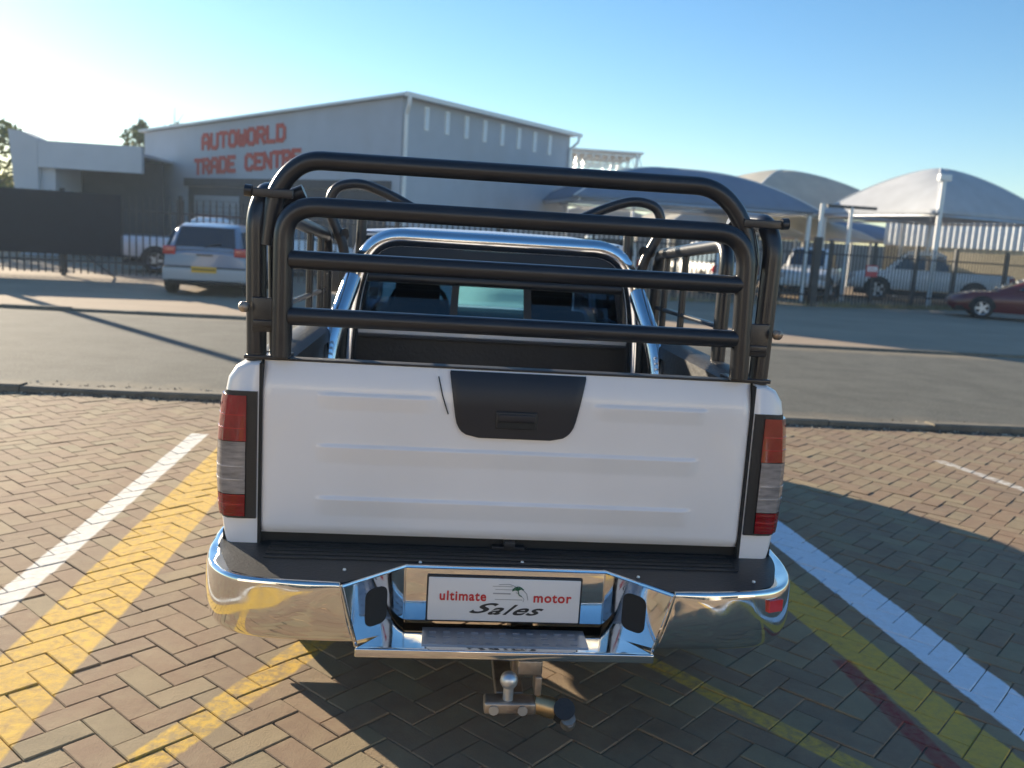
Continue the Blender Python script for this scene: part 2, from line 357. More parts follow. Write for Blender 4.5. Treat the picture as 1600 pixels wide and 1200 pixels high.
# paving: 45 degree herringbone, 200 x 100 mm blocks
pav = bpy.data.objects.new('pavement', None); COL.objects.link(pav); pav['kind'] = 'structure'
MB().add([(-9, -5, -.006), (10, -5, -.006), (10, 5.02, -.006), (-9, 5.02, -.006)], [(0, 1, 2, 3)]).build('joint_sand', sandM, pav, fix=False)
def brick_geo(lx, ly, g=.0018, b=.0030, h=.03):
    x, y = lx/2-g, ly/2-g
    r1 = [(-x+b, -y+b, 0), (x-b, -y+b, 0), (x-b, y-b, 0), (-x+b, y-b, 0)]
    r2 = [(-x, -y, -b), (x, -y, -b), (x, y, -b), (-x, y, -b)]; r3 = [(a, c, -h) for a, c, _ in r2]
    fs = [(0, 1, 2, 3)]
    for o in (0, 4):
        for i in range(4): j = (i+1) % 4; fs.append((o+i, o+4+i, o+4+j, o+j))
    return r1+r2+r3, fs
bv, bf = brick_geo(.2, .1)
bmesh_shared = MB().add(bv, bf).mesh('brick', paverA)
cands = []; cc, ssn = cos(pi/4), sin(pi/4); Wd = .1; OX, OY = -1.315, .02
for i in range(-110, 111):
    for j in range(-110, 111):
        r = (i-j) % 4
        if r == 0: u, v, ang = (i+1)*Wd, (j+.5)*Wd, 0
        elif r == 3: u, v, ang = (i+.5)*Wd, (j+1)*Wd, pi/2
        else: continue
        x = u*cc-v*ssn+OX; y = u*ssn+v*cc+OY
        if not (-8.9 < x < 9.9 and -4.4 < y < 4.93+.012*x): continue
        cands.append((x, y, ang+pi/4))
def score(c):
    px, py, z = project((c[0], c[1], 0))
    if not (-15 < px < 1615 and -15 < py < 1215): return -1
    if 330 < px < 1230 and py < 990: return -1
    if 560 < px < 1010 and py < 1012: return -1
    return 1/(z*z)*(1.5/z)
sc = sorted(range(len(cands)), key=lambda k: -score(cands[k])); single = set(k for k in sc[:300] if score(cands[k]) > 0)
fv = []; ff = []; tone = []
for k, (x, y, a) in enumerate(cands):
    dz = random.gauss(0, .0014); tx, ty = random.gauss(0, .006), random.gauss(0, .006); da = random.gauss(0, .008)
    if k in single:
        o = bpy.data.objects.new('brick', bmesh_shared); COL.objects.link(o); o.parent = pav; o.location = (x, y, dz); o.rotation_euler = (tx, ty, a+da)
    else:
        ca, sa = cos(a+da), sin(a+da); o = len(fv)
        for p in bv: fv.append((x+p[0]*ca-p[1]*sa, y+p[0]*sa+p[1]*ca, dz+p[2]+p[0]*ty+p[1]*tx))
        ff += [tuple(o+q for q in f) for f in bf]; tone += [random.random()]*len(bf)
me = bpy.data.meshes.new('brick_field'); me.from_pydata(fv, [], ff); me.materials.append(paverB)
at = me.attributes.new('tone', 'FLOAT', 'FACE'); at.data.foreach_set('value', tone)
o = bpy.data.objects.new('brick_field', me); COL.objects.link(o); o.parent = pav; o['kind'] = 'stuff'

# ------------------------------------------------------------------ buildings
def vec2(a): return (cos(a), sin(a))
STROKES = {  # blocky letters on a 4 x 6 grid, strokes as polylines
    'A': [[(0, 0), (0, 4.6), (1, 6), (3, 6), (4, 4.6), (4, 0)], [(0, 2.6), (4, 2.6)]], 'U': [[(0, 6), (0, 1), (1, 0), (3, 0), (4, 1), (4, 6)]],
    'T': [[(0, 6), (4, 6)], [(2, 6), (2, 0)]], 'O': [[(0, 1), (0, 5), (1, 6), (3, 6), (4, 5), (4, 1), (3, 0), (1, 0), (0, 1)]],
    'W': [[(0, 6), (0, 1), (1, 0), (2, 1.2), (3, 0), (4, 1), (4, 6)], [(2, 1.2), (2, 4)]], 'R': [[(0, 0), (0, 6), (3, 6), (4, 5), (4, 4), (3, 3), (0, 3)], [(2, 3), (4, 0)]],
    'L': [[(0, 6), (0, 0), (4, 0)]], 'D': [[(0, 0), (0, 6), (2.8, 6), (4, 4.8), (4, 1.2), (2.8, 0), (0, 0)]], 'E': [[(4, 6), (0, 6), (0, 0), (4, 0)], [(0, 3), (3, 3)]],
    'C': [[(4, 5), (3, 6), (1, 6), (0, 5), (0, 1), (1, 0), (3, 0), (4, 1)]], 'N': [[(0, 0), (0, 6), (4, 0), (4, 6)]], 'S': [[(4, 5), (3, 6), (1, 6), (0, 5), (0, 4), (4, 2), (4, 1), (3, 0), (1, 0), (0, 1)]],
}
def letter_geo(ch, w, h, th, d=.02):
    m = MB()
    for si, st in enumerate(STROKES[ch]):
        for i in range(len(st)-1):
            a = Vector((st[i][0]/4*w, st[i][1]/6*h)); b = Vector((st[i+1][0]/4*w, st[i+1][1]/6*h)); t = (b-a).normalized(); nn = Vector((-t.y, t.x))*th/2; a = a-t*th*.35; b = b+t*th*.35
            q = [a-nn, b-nn, b+nn, a+nn]; m.prism_y([(p.x, p.y) for p in q], -d-.0015*i-.0007*si, 0)
    return m
# warehouse, local frame: +x along the side wall, +y along the sign wall (to the back left); corner nearest the camera at the origin
BX, BY = -1.71, 25.0; AF = math.atan2(.65, -.76)
wh = thing('warehouse', 'large grey warehouse with red lettering on its shaded wall and a row of slit windows', 'building', (BX, BY, 0), AF)
# local x axis = facade direction (to the left/back). side wall goes local -y... (perpendicular)
LF, LS, HC, HL = 13.6, 9.2, 5.46, 4.68
ZB = -.1
def quad(m, a, b, c, d, mi=0): m.add([a, b, c, d], [(0, 1, 2, 3)], mi)
# facade: local y=0 plane from x=0..LF ; side wall local x=0 plane from y=0..-LS
w = MB()
w.add([(0, 0, ZB), (LF, 0, ZB), (LF, 0, HL), (0, 0, HC), (0, -LS, ZB), (LF, -LS, ZB), (LF, -LS, HL), (0, -LS, HC)],
      [(0, 1, 2, 3), (4, 7, 6, 5), (0, 3, 7, 4), (1, 5, 6, 2)])
w.build('wall', wallA, wh)
r = MB(); r.add([(-.25, .18, HC+.02), (LF+.15, .18, HL+.02), (LF+.15, -LS-.3, HL+.02), (-.25, -LS-.3, HC+.02), (-.25, .18, HC+.10), (LF+.15, .18, HL+.10), (LF+.15, -LS-.3, HL+.10), (-.25, -LS-.3, HC+.10)],
                [(0, 3, 2, 1), (4, 5, 6, 7), (0, 1, 5, 4), (2, 3, 7, 6), (1, 2, 6, 5), (0, 4, 7, 3)])
rf = r.build('roof', roofM, wh)
g = MB(); g.box(-.36, -.252, -LS-.3, .18, HC-.02, HC+.11); g.build('gutter', gutterM, rf)
for t in range(8):
    y = -1.07-t*.965
    f = MB().box(-.03, .02, y-.10, y+.10, HC-.84, HC-.14); fo = f.build('window', gutterM, wh)
    MB().box(-.036, -.0305, y-.065, y+.065, HC-.80, HC-.18).build('pane', mat('window_pane', (.65, .7, .78), .2, coat=.5), fo)
dp = MB(); dp.tube(bend([(-.32, .05, HC-.02), (-.32, .05, HC-.25), (-.10, -.08, HC-.45), (-.10, -.08, .0)], .1), .065); dp.build('downpipe', gutterM, wh)
dp = MB(); dp.tube(bend([(-.30, -LS-.15, HC-.02), (-.30, -LS-.15, HC-.2), (-.10, -LS+.1, HC-.5), (-.10, -LS+.1, .0)], .1), .05); dp.build('downpipe', galv, wh)
dp = MB(); dp.tube(bend([(LF+1.1, .12, 3.98), (LF+.45, .12, 3.92), (LF+.25, .12, 3.3), (LF-.7, .12, 0)], .12), .10); dp.build('downpipe', gutterM, wh)
# doors in the sign wall
d = MB(); d.box(.35, 10.9, .004, .09, 2.72, 3.0); d.build('door_beam', darkM, wh)
d = MB(); d.box(.5, 4.9, .004, .03, 0, 2.7); d.build('door', darkM, wh)
d = MB(); d.box(5.78, 10.7, .004, .03, 0, 2.7)
dr = d.build('door', darkM, wh)
d = MB()
for k in range(12): d.box(7.67, 10.3, .034, .05, k*.2, k*.2+.185)
d.build('roller_shutter', shutterM, dr)
d = MB(); d.box(4.92, 5.76, .004, .12, 0, 2.7); d.build('pillar', mat('blue_grey_wall', (.2, .22, .27), .8), wh)
def write(line, x_start, z0, w_, h_, gap, th):
    x = x_start
    for ch in line:
        if ch != ' ':
            m = letter_geo(ch, w_, h_, th)
            o = m.build('letter', redPaint, wh); o.location = (x, .003, z0+(x_start-x)*.058); o.rotation_euler = (0, 0, pi)
        x -= w_+gap
write('AUTOWORLD', 9.85, 4.04, .36, .48, .16, .145)
write('TRADE CENTRE', 10.3, 3.16, .35, .47, .143, .145)

# open-sided truss shed behind the warehouse
sh = thing('truss_shed', 'open shed with lattice steel trusses behind the far end of the warehouse', 'shed', (4.7, 36, 0))
MB().box(-.2, 3.3, 0, 5, 5.38, 5.46).build('roof', roofM, sh)
for x in (0.1, 3.0): MB().box(x, x+.12, .1, .22, 0, 5.38).build('post', galv, sh)
for yy in (.1, 2.5, 4.9):
    t = MB(); t.cyl((-.1, yy, 5.28), (3.2, yy, 5.28), .04, 6); t.cyl((-.1, yy, 4.75), (3.2, yy, 4.75), .04, 6)
    for k in range(10):
        x = k*.33; t.cyl((x, yy, 4.75), (x+.16, yy, 5.28), .022, 5); t.cyl((x+.16, yy, 5.28), (x+.33, yy, 4.75), .022, 5)
    t.build('truss', galv, sh)

# annex at the left: broad fascia over a dark opening, slanted fin wall
an = thing('annex_building', 'pale low building with a dark wide opening and a fin wall at left', 'building', (-12.2, 29, 0))
MB().box(-1.75, 1.62, 0, .25, 2.92, 3.80).build('fascia', wallB, an)
MB().box(-1.75, -1.30, .251, 6, -.1, 3.49).build('wall', wallB, an)
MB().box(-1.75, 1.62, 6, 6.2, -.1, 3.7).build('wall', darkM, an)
MB().box(-1.70, 1.6, .26, 6, 3.5, 3.6).build('roof', roofM, an)
MB().box(-1.28, 1.6, 2.4, 2.5, 0, 3.45).build('roller_door', mat('dark_shutter', (.035, .042, .055), .7, noise=.15, nscale=3), an)
f = MB(); f.prism_y([(-2.35, -.1), (-1.76, -.1), (-1.76, 3.86), (-2.25, 4.06), (-2.68, 4.10)], .0, .8); f.build('fin_wall', wallB, an)

# corrugated shed at the right
cs = thing('corrugated_shed', 'pale corrugated metal shed wall on a cream base beyond the shade canopies', 'shed', (20.3, 38.5, 0), radians(-58))
c = MB(); n = 36; L_ = 10.0
top = []; bot = []
for i in range(n*2+1):
    x = i*L_/(2*n); y = [0, .09][i % 2]; zt = 3.35+x*.10; top.append((x, y, zt)); bot.append((x, y, 2.25))
for i in range(n*2): c.add([bot[i], bot[i+1], top[i+1], top[i]], [(0, 1, 2, 3)])
c.build('corrugated_wall', mat('corrugated_sheet', (.74, .78, .80), .5, noise=.06), cs, fix=False)
MB().box(0, L_, .10, .3, -.1, 2.3).build('base_wall', mat('lit_plaster', (.62, .52, .34), .8, noise=.1), cs)
MB().box(0, L_, .31, 5, 3.0, 3.1).build('roof', roofM, cs)
MB().box(-2, 60, 52, 52.3, -.1, 2.4).build('yard_wall', mat('grey_block_wall', (.26, .25, .24), .9, noise=.15), label='long grey block wall closing the far end of the car yard', category='wall')
sr = thing('bounce_building', 'added unseen cream building that bounces warm light onto the rear of the white truck', 'building', (0, -14, 0))  # unseen building added behind the camera for warm bounce light and chrome reflections
MB().box(-16, -7, -6, 0, -.1, 4.4).box(7.5, 16, -6, 0, -.1, 4.4).box(-6.99, 7.49, -6, 0, 3.0, 4.4).box(-.4, .4, -.3, 0, -.1, 2.99).build('wall', mat('cream_render', (.74, .70, .62), .8, noise=.04), sr)
MB().box(-16.3, 16.3, -6.3, .3, 4.41, 4.55).build('roof', roofM, sr)
MB().box(-6.99, -.41, -.2, -.17, 0, 2.99).build('added_window', car_glass, sr); MB().box(.41, 7.49, -.2, -.17, 0, 2.99).build('added_window', car_glass, sr)
# ------------------------------------------------------------------ fence
def fence(name, label, P, skip=()):
    f = thing(name, label, 'fence', (P[0][0], P[0][1], 0)); o = Vector((P[0][0], P[0][1], 0)); pk = MB()
    for s in range(len(P)-1):
        a = Vector((*P[s], 0)); b = Vector((*P[s+1], 0)); L_ = (b-a).length; t = (b-a)/L_; nrm = Vector((-t.y, t.x, 0))
        n = int(L_/.15)
        for i in range(n):
            p = a+t*(i+.5)*L_/n-o; h = 1.93+random.uniform(-.015, .015); q = t*.018; dd = nrm*.010
            vs = [(p-q-dd), (p+q-dd), (p+q+dd), (p-q+dd)]
            vs = [(v.x, v.y, .06) for v in vs]+[(v.x, v.y, h) for v in vs]+[(p.x, p.y, h+.07)]
            pk.add(vs, [(0, 1, 5, 4), (1, 2, 6, 5), (2, 3, 7, 6), (3, 0, 4, 7), (4, 5, 8), (5, 6, 8), (6, 7, 8), (7, 4, 8)])
        m = int(L_/2.9)+1
        for i in range(m+1):
            if s > 0 and i == 0: continue
            p = a+t*i*L_/m-o+nrm*.05
            MB().box(p.x-.045, p.x+.045, p.y-.045, p.y+.045, 0, 2.05).build('post', palis, f)
        for z in (.35, 1.62):
            p = a-o+nrm*.03; q = b-o+nrm*.03; MB().cyl((p.x, p.y, z), (q.x, q.y, z), .025, 6).build('rail', palis, f)
    o2 = pk.build('pickets', palis, f, fix=False); o2['kind'] = 'stuff'
    return f
fence('palisade_fence', 'black palisade fence in front of the warehouse and the annex', [(-22, 16.7), (-9.3, 19.5), (-4.2, 20.7), (1.2, 21.9)])
fence('palisade_fence', 'black palisade fence in front of the parked cars under the canopies', [(1.35, 21.95), (11.6, 24.3), (17, 26.6), (27, 30.8)])
# tall gate post by the red car and a shade cloth screen
ss = thing('shade_screen', 'dark shade cloth hung along the palisade fence at the far left, clear of the ground', 'screen', (-22, 16.95, 0), math.atan2(3.0, 14.2))
MB().box(0, 14.25, -.215, -.20, .50, 1.97).build('cloth', shadeN, ss)
for k in range(5): MB().cyl((.1+k*3.5, -.17, 0), (.1+k*2.88, -.17, 1.95), .022, 8).build('post', palis, ss)
sg = thing('fence_sign', 'small red and white notice board hanging on the palisade fence', 'sign', (13.25, 24.93, .98), .4)
MB().box(-.26, .26, -.02, 0, 0, .36).build('board', mat('sign_red', (.5, .04, .05), .5), sg)
MB().box(-.22, .22, -.026, -.0205, .17, .32).build('panel', plate_w, sg)
for k in range(3): MB().box(-.18, .18-.05*k, -.030, -.0265, .20+.035*k, .212+.035*k).build('text_line', ink_red, sg)

# ------------------------------------------------------------------ shade canopies
def canopy(label, cx, cy, rz, ax, ay, z0, h, fm, under=True, posts=((-1, -1), (1, -1), (-1, 1), (1, 1)), n=16, p=1.7, ph=0.0):
    t = thing('shade_canopy', label, 'shade canopy', (cx, cy, 0), rz, 'shade net canopies over the car yard')
    m = MB(); N = 64; rings = []
    for k in range(n+1):
        e = k/n; ring = []
        for q_ in range(N):
            side = q_//(N//4); f = -1+2*(q_ % (N//4))/(N//4); c4 = [(f, -1), (1, f), (-f, 1), (-1, -f)][side]
            sag = 1-.07*(1-f*f)*e*e
            ring.append((c4[0]*e*ax*sag, c4[1]*e*ay*sag, z0+h*(1-e**p)+.10*h*(1-f*f)*e*(1-e)*2-.0))
        rings.append(ring)
    rings[0] = [(0, 0, z0+h)]*N
    m.loft(rings, cap=False); o = m.build('sail', fm, t)
    try: o.data.set_sharp_from_angle(angle=radians(14))
    except Exception: pass
    for cx4, cy4 in ((-1, -1), (1, -1), (1, 1), (-1, 1)):
        pts4 = [(cx4*k/n*ax, cy4*k/n*ay, z0+h*(1-(k/n)**p)+.012) for k in range(n+1)]
        MB().tube(pts4, .022, 6).build('seam', gutterM, o)
    md = o.modifiers.new('thickness', 'SOLIDIFY'); md.thickness = .012
    fr = MB()
    for (a, b) in (((-1, -1), (1, -1)), ((1, -1), (1, 1)), ((1, 1), (-1, 1)), ((-1, 1), (-1, -1))):
        fr.cyl((a[0]*ax*.94, a[1]*ay*.94, z0-.07), (b[0]*ax*.94, b[1]*ay*.94, z0-.07), .045, 8)
    fr.build('frame', galv, t)
    for a, b in posts:
        MB().cyl((a*ax*.92, b*ay*.92, -.05), (a*ax*.92, b*ay*.92, z0-.08+ph), .075, 10).build('post', gutterM, t)
    return t
canopy('blue grey shade canopy nearest the warehouse, behind the cage of the white truck', 7.6, 29.2, .12, 4.3, 3.0, 2.95, 1.30, sailB, posts=((-1, 1), (1, 1), (1, -1)), p=2.2)
canopy('large pale grey shade canopy at the right edge with a tall white post', 18.2, 30.6, .30, 3.0, 3.0, 3.2, 1.85, sailG, posts=((-1, 1), (1, 1)), p=1.55)
canopy('pale shade canopy showing its lit top between the two larger canopies', 14.6, 37, .3, 4.4, 3.5, 3.3, 1.9, sailW, posts=((-1, -1), (1, -1)))
canopy('low sunlit cream canopy far behind the fence, under the blue grey one', 11.2, 37, .2, 3.2, 3.0, 2.35, 1.0, sailW, p=2.0)
canopy('low cream canopy beside the dark gate post, right of the other low cream one', 16.6, 41, .2, 3.0, 3.0, 2.4, 1.0, sailW, p=2.0)
canopy('low blue canopy far back below the large pale grey one', 18.5, 42, .2, 4.5, 3, 2.5, .9, sailB, p=2.2)
canopy('small cream canopy far back seen right behind the cage of the white truck', 6.8, 40, .1, 3.2, 3, 2.3, .9, sailW, p=2.0)
cp = thing('canopy_post', 'tall white post with a bracket head in front of the large grey canopy', 'post', (16.4, 27.0, 0))
MB().cyl((0, 0, 0), (.0, 0, 4.4), .085, 12).build('shaft', gutterM, cp); MB().box(-.2, .22, -.1, .1, 4.28, 4.5, .02).build('bracket_head', gutterM, cp)
cp = thing('canopy_post', 'white post standing behind the fence between two parked white pickups', 'post', (14.0, 28.5, 0))
MB().cyl((0, 0, 0), (.0, 0, 3.3), .07, 12).build('shaft', gutterM, cp); MB().box(-.9, .9, -.05, .05, 3.25, 3.36).build('cross_arm', palis, cp)
cp = thing('canopy_post', 'dark thick gate post of the yard beside the white pickup', 'post', (11.0, 23.95, 0))
MB().box(-.1, .1, -.1, .1, 0, 2.1).build('shaft', palis, cp); MB().cyl((0, 0, 2.1), (0, 0, 3.1), .06, 10).build('pipe', gutterM, cp)
# utility pole left of the frame: throws the long thin shadow across the road
up_ = thing('utility_pole', 'weathered wooden utility pole standing at the left by the fence', 'pole', (-11.3, 17.95, 0))
MB().tube([(0, 0, -.1), (0, 0, 7.2)], [.12, .085], 12).build('shaft', poleW, up_); MB().box(-.8, .8, -.05, .05, 6.7, 6.8).build('cross_arm', poleW, up_)

# ------------------------------------------------------------------ trees
def tree(label, x, y, h, rad, seed, fm=(leafM, leafY), base=.45, nl=2600, sq=1.0, name='broadleaf_tree'):
    rnd = random.Random(seed); t = thing(name, label, 'tree', (x, y, 0))
    tr = MB(); tr.tube([(0, 0, -.1), (.1, 0, h*.3), (-.05, .05, h*.6), (.05, 0, h*.85)], [rad*.09, rad*.07, rad*.045, rad*.02], 8)
    for k in range(7):
        a = k*2.4; z = h*(base+.06*k); tr.tube([(0, 0, z-.3), (cos(a)*rad*.4, sin(a)*rad*.4, z+.2), (cos(a)*rad*.75, sin(a)*rad*.75, z+.5)], [rad*.035, rad*.02, rad*.008], 6)
    tr.build('trunk', barkM, t)
    m = MB(); cl = []
    for k in range(22):
        a = rnd.random()*6.28; rr = rad*sqrt(rnd.random())*.8; z = h*(base+(1-base)*rnd.random()*.9); cl.append((cos(a)*rr, sin(a)*rr, z, rad*rnd.uniform(.22, .42)))
    for i in range(nl):
        c = rnd.choice(cl); d = Vector((rnd.gauss(0, 1), rnd.gauss(0, 1), rnd.gauss(0, .8))).normalized()*c[3]*rnd.random()**.4
        p = Vector(c[:3])+d; s = rnd.uniform(.07, .16); a = Vector((rnd.gauss(0, 1), rnd.gauss(0, 1), rnd.gauss(0, 1))).normalized(); b = a.orthogonal().normalized()
        m.add([p-a*s, p+b*s*.6, p+a*s, p-b*s*.6], [(0, 1, 2, 3)], 0 if rnd.random() < .7 else 1)
    m.build('crown', list(fm), t, fix=False); return t
tree('dark green tree rising behind the flat roof of the annex', -14.6, 41, 5.95, .75, 3, nl=750, base=.62)
tree('small tree top showing over the left end of the warehouse roof', -13.9, 44, 6.1, .9, 5, nl=800, base=.7)
tree('yellow green tree at the left edge beside the slanted fin wall', -18.0, 33, 4.6, 2.6, 8, nl=5200, base=.15, fm=(leafY, leafM))
tree('taller dull green tree behind the left edge of the annex', -26, 40, 8.5, 3.8, 9, nl=4200, base=.25)

# ------------------------------------------------------------------ generic vehicles
def ring_body(y, hw, zt, zb, e=.06):
    pts = [(-hw+e*.6, zb), (-hw, zb+e), (-hw, zb+(zt-zb)*.55), (-hw+e*.25, zt-e*1.4), (-hw+e*1.3, zt-e*.2), (-hw*.45, zt), (0, zt+.005)]
    pts = pts+[(-x, z) for x, z in pts[-2::-1]]
    return [(x, y, z) for x, z in pts]
def ring_gh(y, hwb, hwt, zb, zt, e=.09):
    pts = [(-hwb, zb), (-(hwb*.5+hwt*.5), (zb+zt)/2), (-hwt, zt-e*.75), (-hwt+e*.8, zt-.01), (-hwt*.4, zt+.01), (0, zt+.015)]
    pts = pts+[(-x, z) for x, z in pts[-2::-1]]
    return [(x, y, z) for x, z in pts]
wheel_cache = {}
def wheel(parent, x, y, r, side, w_=.2):
    key = (round(r, 3), side)
    if key not in wheel_cache:
        t = MB(); prof = [(.62*r, -w_/2), (.93*r, -w_/2), (r, -w_/2+.03), (r, w_/2-.03), (.93*r, w_/2), (.62*r, w_/2)]
        n = 24; rings = [[(a_, rr*cos(2*pi*k/n), rr*sin(2*pi*k/n)) for k in range(n)] for rr, a_ in prof]
        t.loft(rings, cap=False); tm = t.mesh('tyre', rubber)
        q = MB(); xo = side*(w_/2-.03)
        q.loft([[(xo*s_, rr*cos(2*pi*k/n), rr*sin(2*pi*k/n)) for k in range(n)] for rr, s_ in ((.63*r, 1.25), (.58*r, 1.2), (.55*r, .6))], cap=False)
        for k in range(5):
            a = 2*pi*k/5; tt = Vector((0, cos(a), sin(a))); nn = Vector((0, -sin(a), cos(a)))
            A = tt*.05*r; B = tt*.6*r; hw = .13*r
            vs = [A-nn*hw, B-nn*hw*.8, B+nn*hw*.8, A+nn*hw]
            q.add([(xo*1.1, v.y, v.z) for v in vs]+[(xo*.7, v.y, v.z) for v in vs], [(0, 1, 2, 3), (0, 4, 5, 1), (1, 5, 6, 2), (2, 6, 7, 3)])
        q.cyl((xo*.6, 0, 0), (xo*1.2, 0, 0), .16*r, 12); rm = q.mesh('rim', galv)
        b = MB(); b.cyl((-w_*.3, 0, 0), (xo*.3, 0, 0), .5*r, 16); dm = b.mesh('brake_disc', underM)
        wheel_cache[key] = (tm, rm, dm)
    ty, rm, dm = wheel_cache[key]
    e = bpy.data.objects.new('wheel', ty); COL.objects.link(e); e.parent = parent; e.location = (x, y, r)
    for nme, me_ in (('rim', rm), ('hub', dm)):
        o = bpy.data.objects.new(nme, me_); COL.objects.link(o); o.parent = e
    return e
def panel(parent, name, q, inset, off, m):
    """window: shrunk quad pushed off the surface, 6 mm thick"""
    q = [Vector(p) for p in q]; c = sum(q, Vector())/4; nn = (q[1]-q[0]).cross(q[3]-q[0]).normalized()
    q = [c+(p-c)*inset for p in q]; a = [p+nn*off for p in q]; b = [p-nn*.012 for p in q]
    MB().add([v[:] for v in a+b], [(0, 1, 2, 3), (0, 4, 5, 1), (1, 5, 6, 2), (2, 6, 7, 3), (3, 7, 4, 0)]).build(name, m, parent)
def vehicle(name, label, cat, loc, rz, body, gh, wheels, r, paint, group=None, side_div=(), tail=None, head=None, plate=None, bumper=None, bed=None, hw=.83):
    t = thing(name, label, cat, loc, rz, group)
    bo = MB().loft([ring_body(*s_) for s_ in body]).build('body', paint, t)
    MB().loft([ring_gh(*s_) for s_ in gh]).build('roof', paint, t)
    zb = gh[0][3]
    R_ = [ring_gh(*s_) for s_ in gh]
    # rear and front screens
    g0, g1, gy, gz = gh[0], gh[1], gh[-2], gh[-1]
    panel(t, 'rear_window', [(-g0[2]*.92, g0[0], g0[4]+.02), (g0[2]*.92, g0[0], g0[4]+.02), (g1[2]*.92, g1[0], g1[4]+.01), (-g1[2]*.92, g1[0], g1[4]+.01)], .90, .016, car_glass)
    panel(t, 'windscreen', [(gz[2]*.92, gz[0], gz[4]+.02), (-gz[2]*.92, gz[0], gz[4]+.02), (-gy[2]*.92, gy[0], gy[4]+.01), (gy[2]*.92, gy[0], gy[4]+.01)], .90, .016, car_glass)
    for sgn in (0, 1):
        ys = [gh[1][0]]+list(side_div)+[gh[-2][0]]
        for i in range(len(ys)-1):
            y0, y1 = ys[i]+.03, ys[i+1]-.03
            hb, ht, zt = gh[2][1], gh[2][2], gh[2][4]; x0 = lambda f: hb+(ht-hb)*f
            zA = zb+.05; zB = zt-.14; fA = (zA-zb)/(zt-zb); fB = (zB-zb)/(zt-zb)
            ya = y0-(.22 if i == 0 else 0); yb = y1+(.42 if i == len(ys)-2 else 0)
            q = [(x0(fA), ya, zA), (x0(fA), yb, zA), (x0(fB), y1, zB), (x0(fB), y0, zB)]
            if sgn: q = [(-x, y, z) for x, y, z in (q[1], q[0], q[3], q[2])]
            panel(t, 'side_window', q, .98, .04, car_glass)
    for wy in wheels:
        for sgn in (-1, 1):
            a = MB(); n = 18; pr = [(wy+r*1.16*cos(pi*k/n), r+r*1.16*sin(pi*k/n)) for k in range(n+1)]
            a.add([(sgn*(hw+.004), y, z) for y, z in pr]+[(sgn*(hw-.25), y, z) for y, z in pr], [tuple(range(n+1))]+[(k, k+1, k+n+2, k+n+1) for k in range(n)])
            a.build('wheel_arch', underM, t)
            wheel(t, sgn*(hw-.06), wy, r, sgn)
    if tail:
        for sgn in (-1, 1):
            m = MB(); x0, x1, z0, z1 = tail; m.box(min(sgn*x0, sgn*x1), max(sgn*x0, sgn*x1), body[0][0]-.02, body[0][0]+.16, z0, z1, .02); m.build('tail_light', red_lens_b, t)
    if head:
        for sgn in (-1, 1):
            m = MB(); x0, x1, z0, z1 = head; yl = body[-1][0]; m.box(min(sgn*x0, sgn*x1), max(sgn*x0, sgn*x1), yl-.22, yl-.0, z0, z1, .03); m.build('headlight', clear_lens, t)
    if bumper:
        y0, z0, z1, mm = bumper; MB().box(-hw+.03, hw-.03, body[0][0]-.07, body[0][0]+.1, z0, z1, .03).build('bumper', mm, t)
        yl = body[-1][0]; MB().box(-hw+.06, hw-.06, yl-.15, yl+.04, z0, z1, .03).build('bumper', mm, t)
    if plate: MB().box(-.24, .24, body[0][0]-.09, body[0][0]-.074, plate, plate+.115).build('number_plate', mat('yellow_plate', (.70, .42, .03), .4), t)
    if bed:
        y0, y1, z = bed; MB().box(-hw+.12, hw-.12, y0, y1, z, z+.02).build('load_bed', darkM, t)
    MB().box(-hw+.08, hw-.08, body[0][0]+.2, body[-1][0]-.2, .2, .34).build('chassis', underM, t)
    return t
def paint(name, c): return mat(name, c, .3, coat=.7, noise=.03)
silver = paint('silver_blue_paint', (.20, .26, .36)); redp = paint('red_car_paint', (.12, .008, .012)); wht = paint('fleet_white_paint', (.86, .87, .88)); pink = paint('faded_red_paint', (.5, .12, .14))
HB = [(0, .70, .84, .36), (.05, .79, .90, .28), (.4, .82, .95, .22), (1.6, .83, .94, .20), (2.6, .83, .92, .20), (3.2, .81, .86, .22), (3.65, .74, .72, .26), (3.78, .6, .58, .34)]
HG = [(.04, .72, .70, .90, .93), (.34, .74, .62, .90, 1.36), (.62, .75, .60, .90, 1.43), (1.7, .75, .60, .90, 1.44), (2.05, .76, .61, .90, 1.38), (2.9, .76, .68, .90, .93)]
hb = vehicle('parked_hatchback', 'silver blue hatchback seen from behind with a yellow number plate, parked on the dusty apron', 'car', (-4.98, 15.6, 0), .05, HB, HG, (.62, 3.0), .30, silver, side_div=(1.15,), tail=(.56, .80, .80, .97), head=(.5, .72, .55, .72), plate=.47, bumper=(0, .30, .56, mat('bumper_silver', (.36, .39, .42), .4, coat=.3)), hw=.83)
MB().box(-.80, .80, -.075, .0, .565, .580, .004).build('bumper_groove', underM, hb)
MB().box(-.70, .70, -.078, .02, .25, .31, .01).build('bumper_skirt', underM, hb)
MB().tube([(0, -.0, .955), (.12, .05, 1.02), (.30, .07, 1.045)], .010, 6).build('wiper', underM, hb)
MB().box(-.16, .16, -.03, .0, .80, .825, .005).build('boot_handle', underM, hb)
MB().box(-.22, .22, -.095, -.0905, .515, .545).build('plate_characters', mat('plate_ink', (.12, .09, .03), .5), hb)
PB = [(0, .78, 1.02, .55), (.04, .84, 1.06, .5), (.9, .86, 1.07, .45), (2.3, .86, 1.06, .42), (3.6, .86, 1.04, .40), (4.4, .84, 1.0, .42), (4.85, .80, .88, .45), (4.95, .68, .75, .5)]
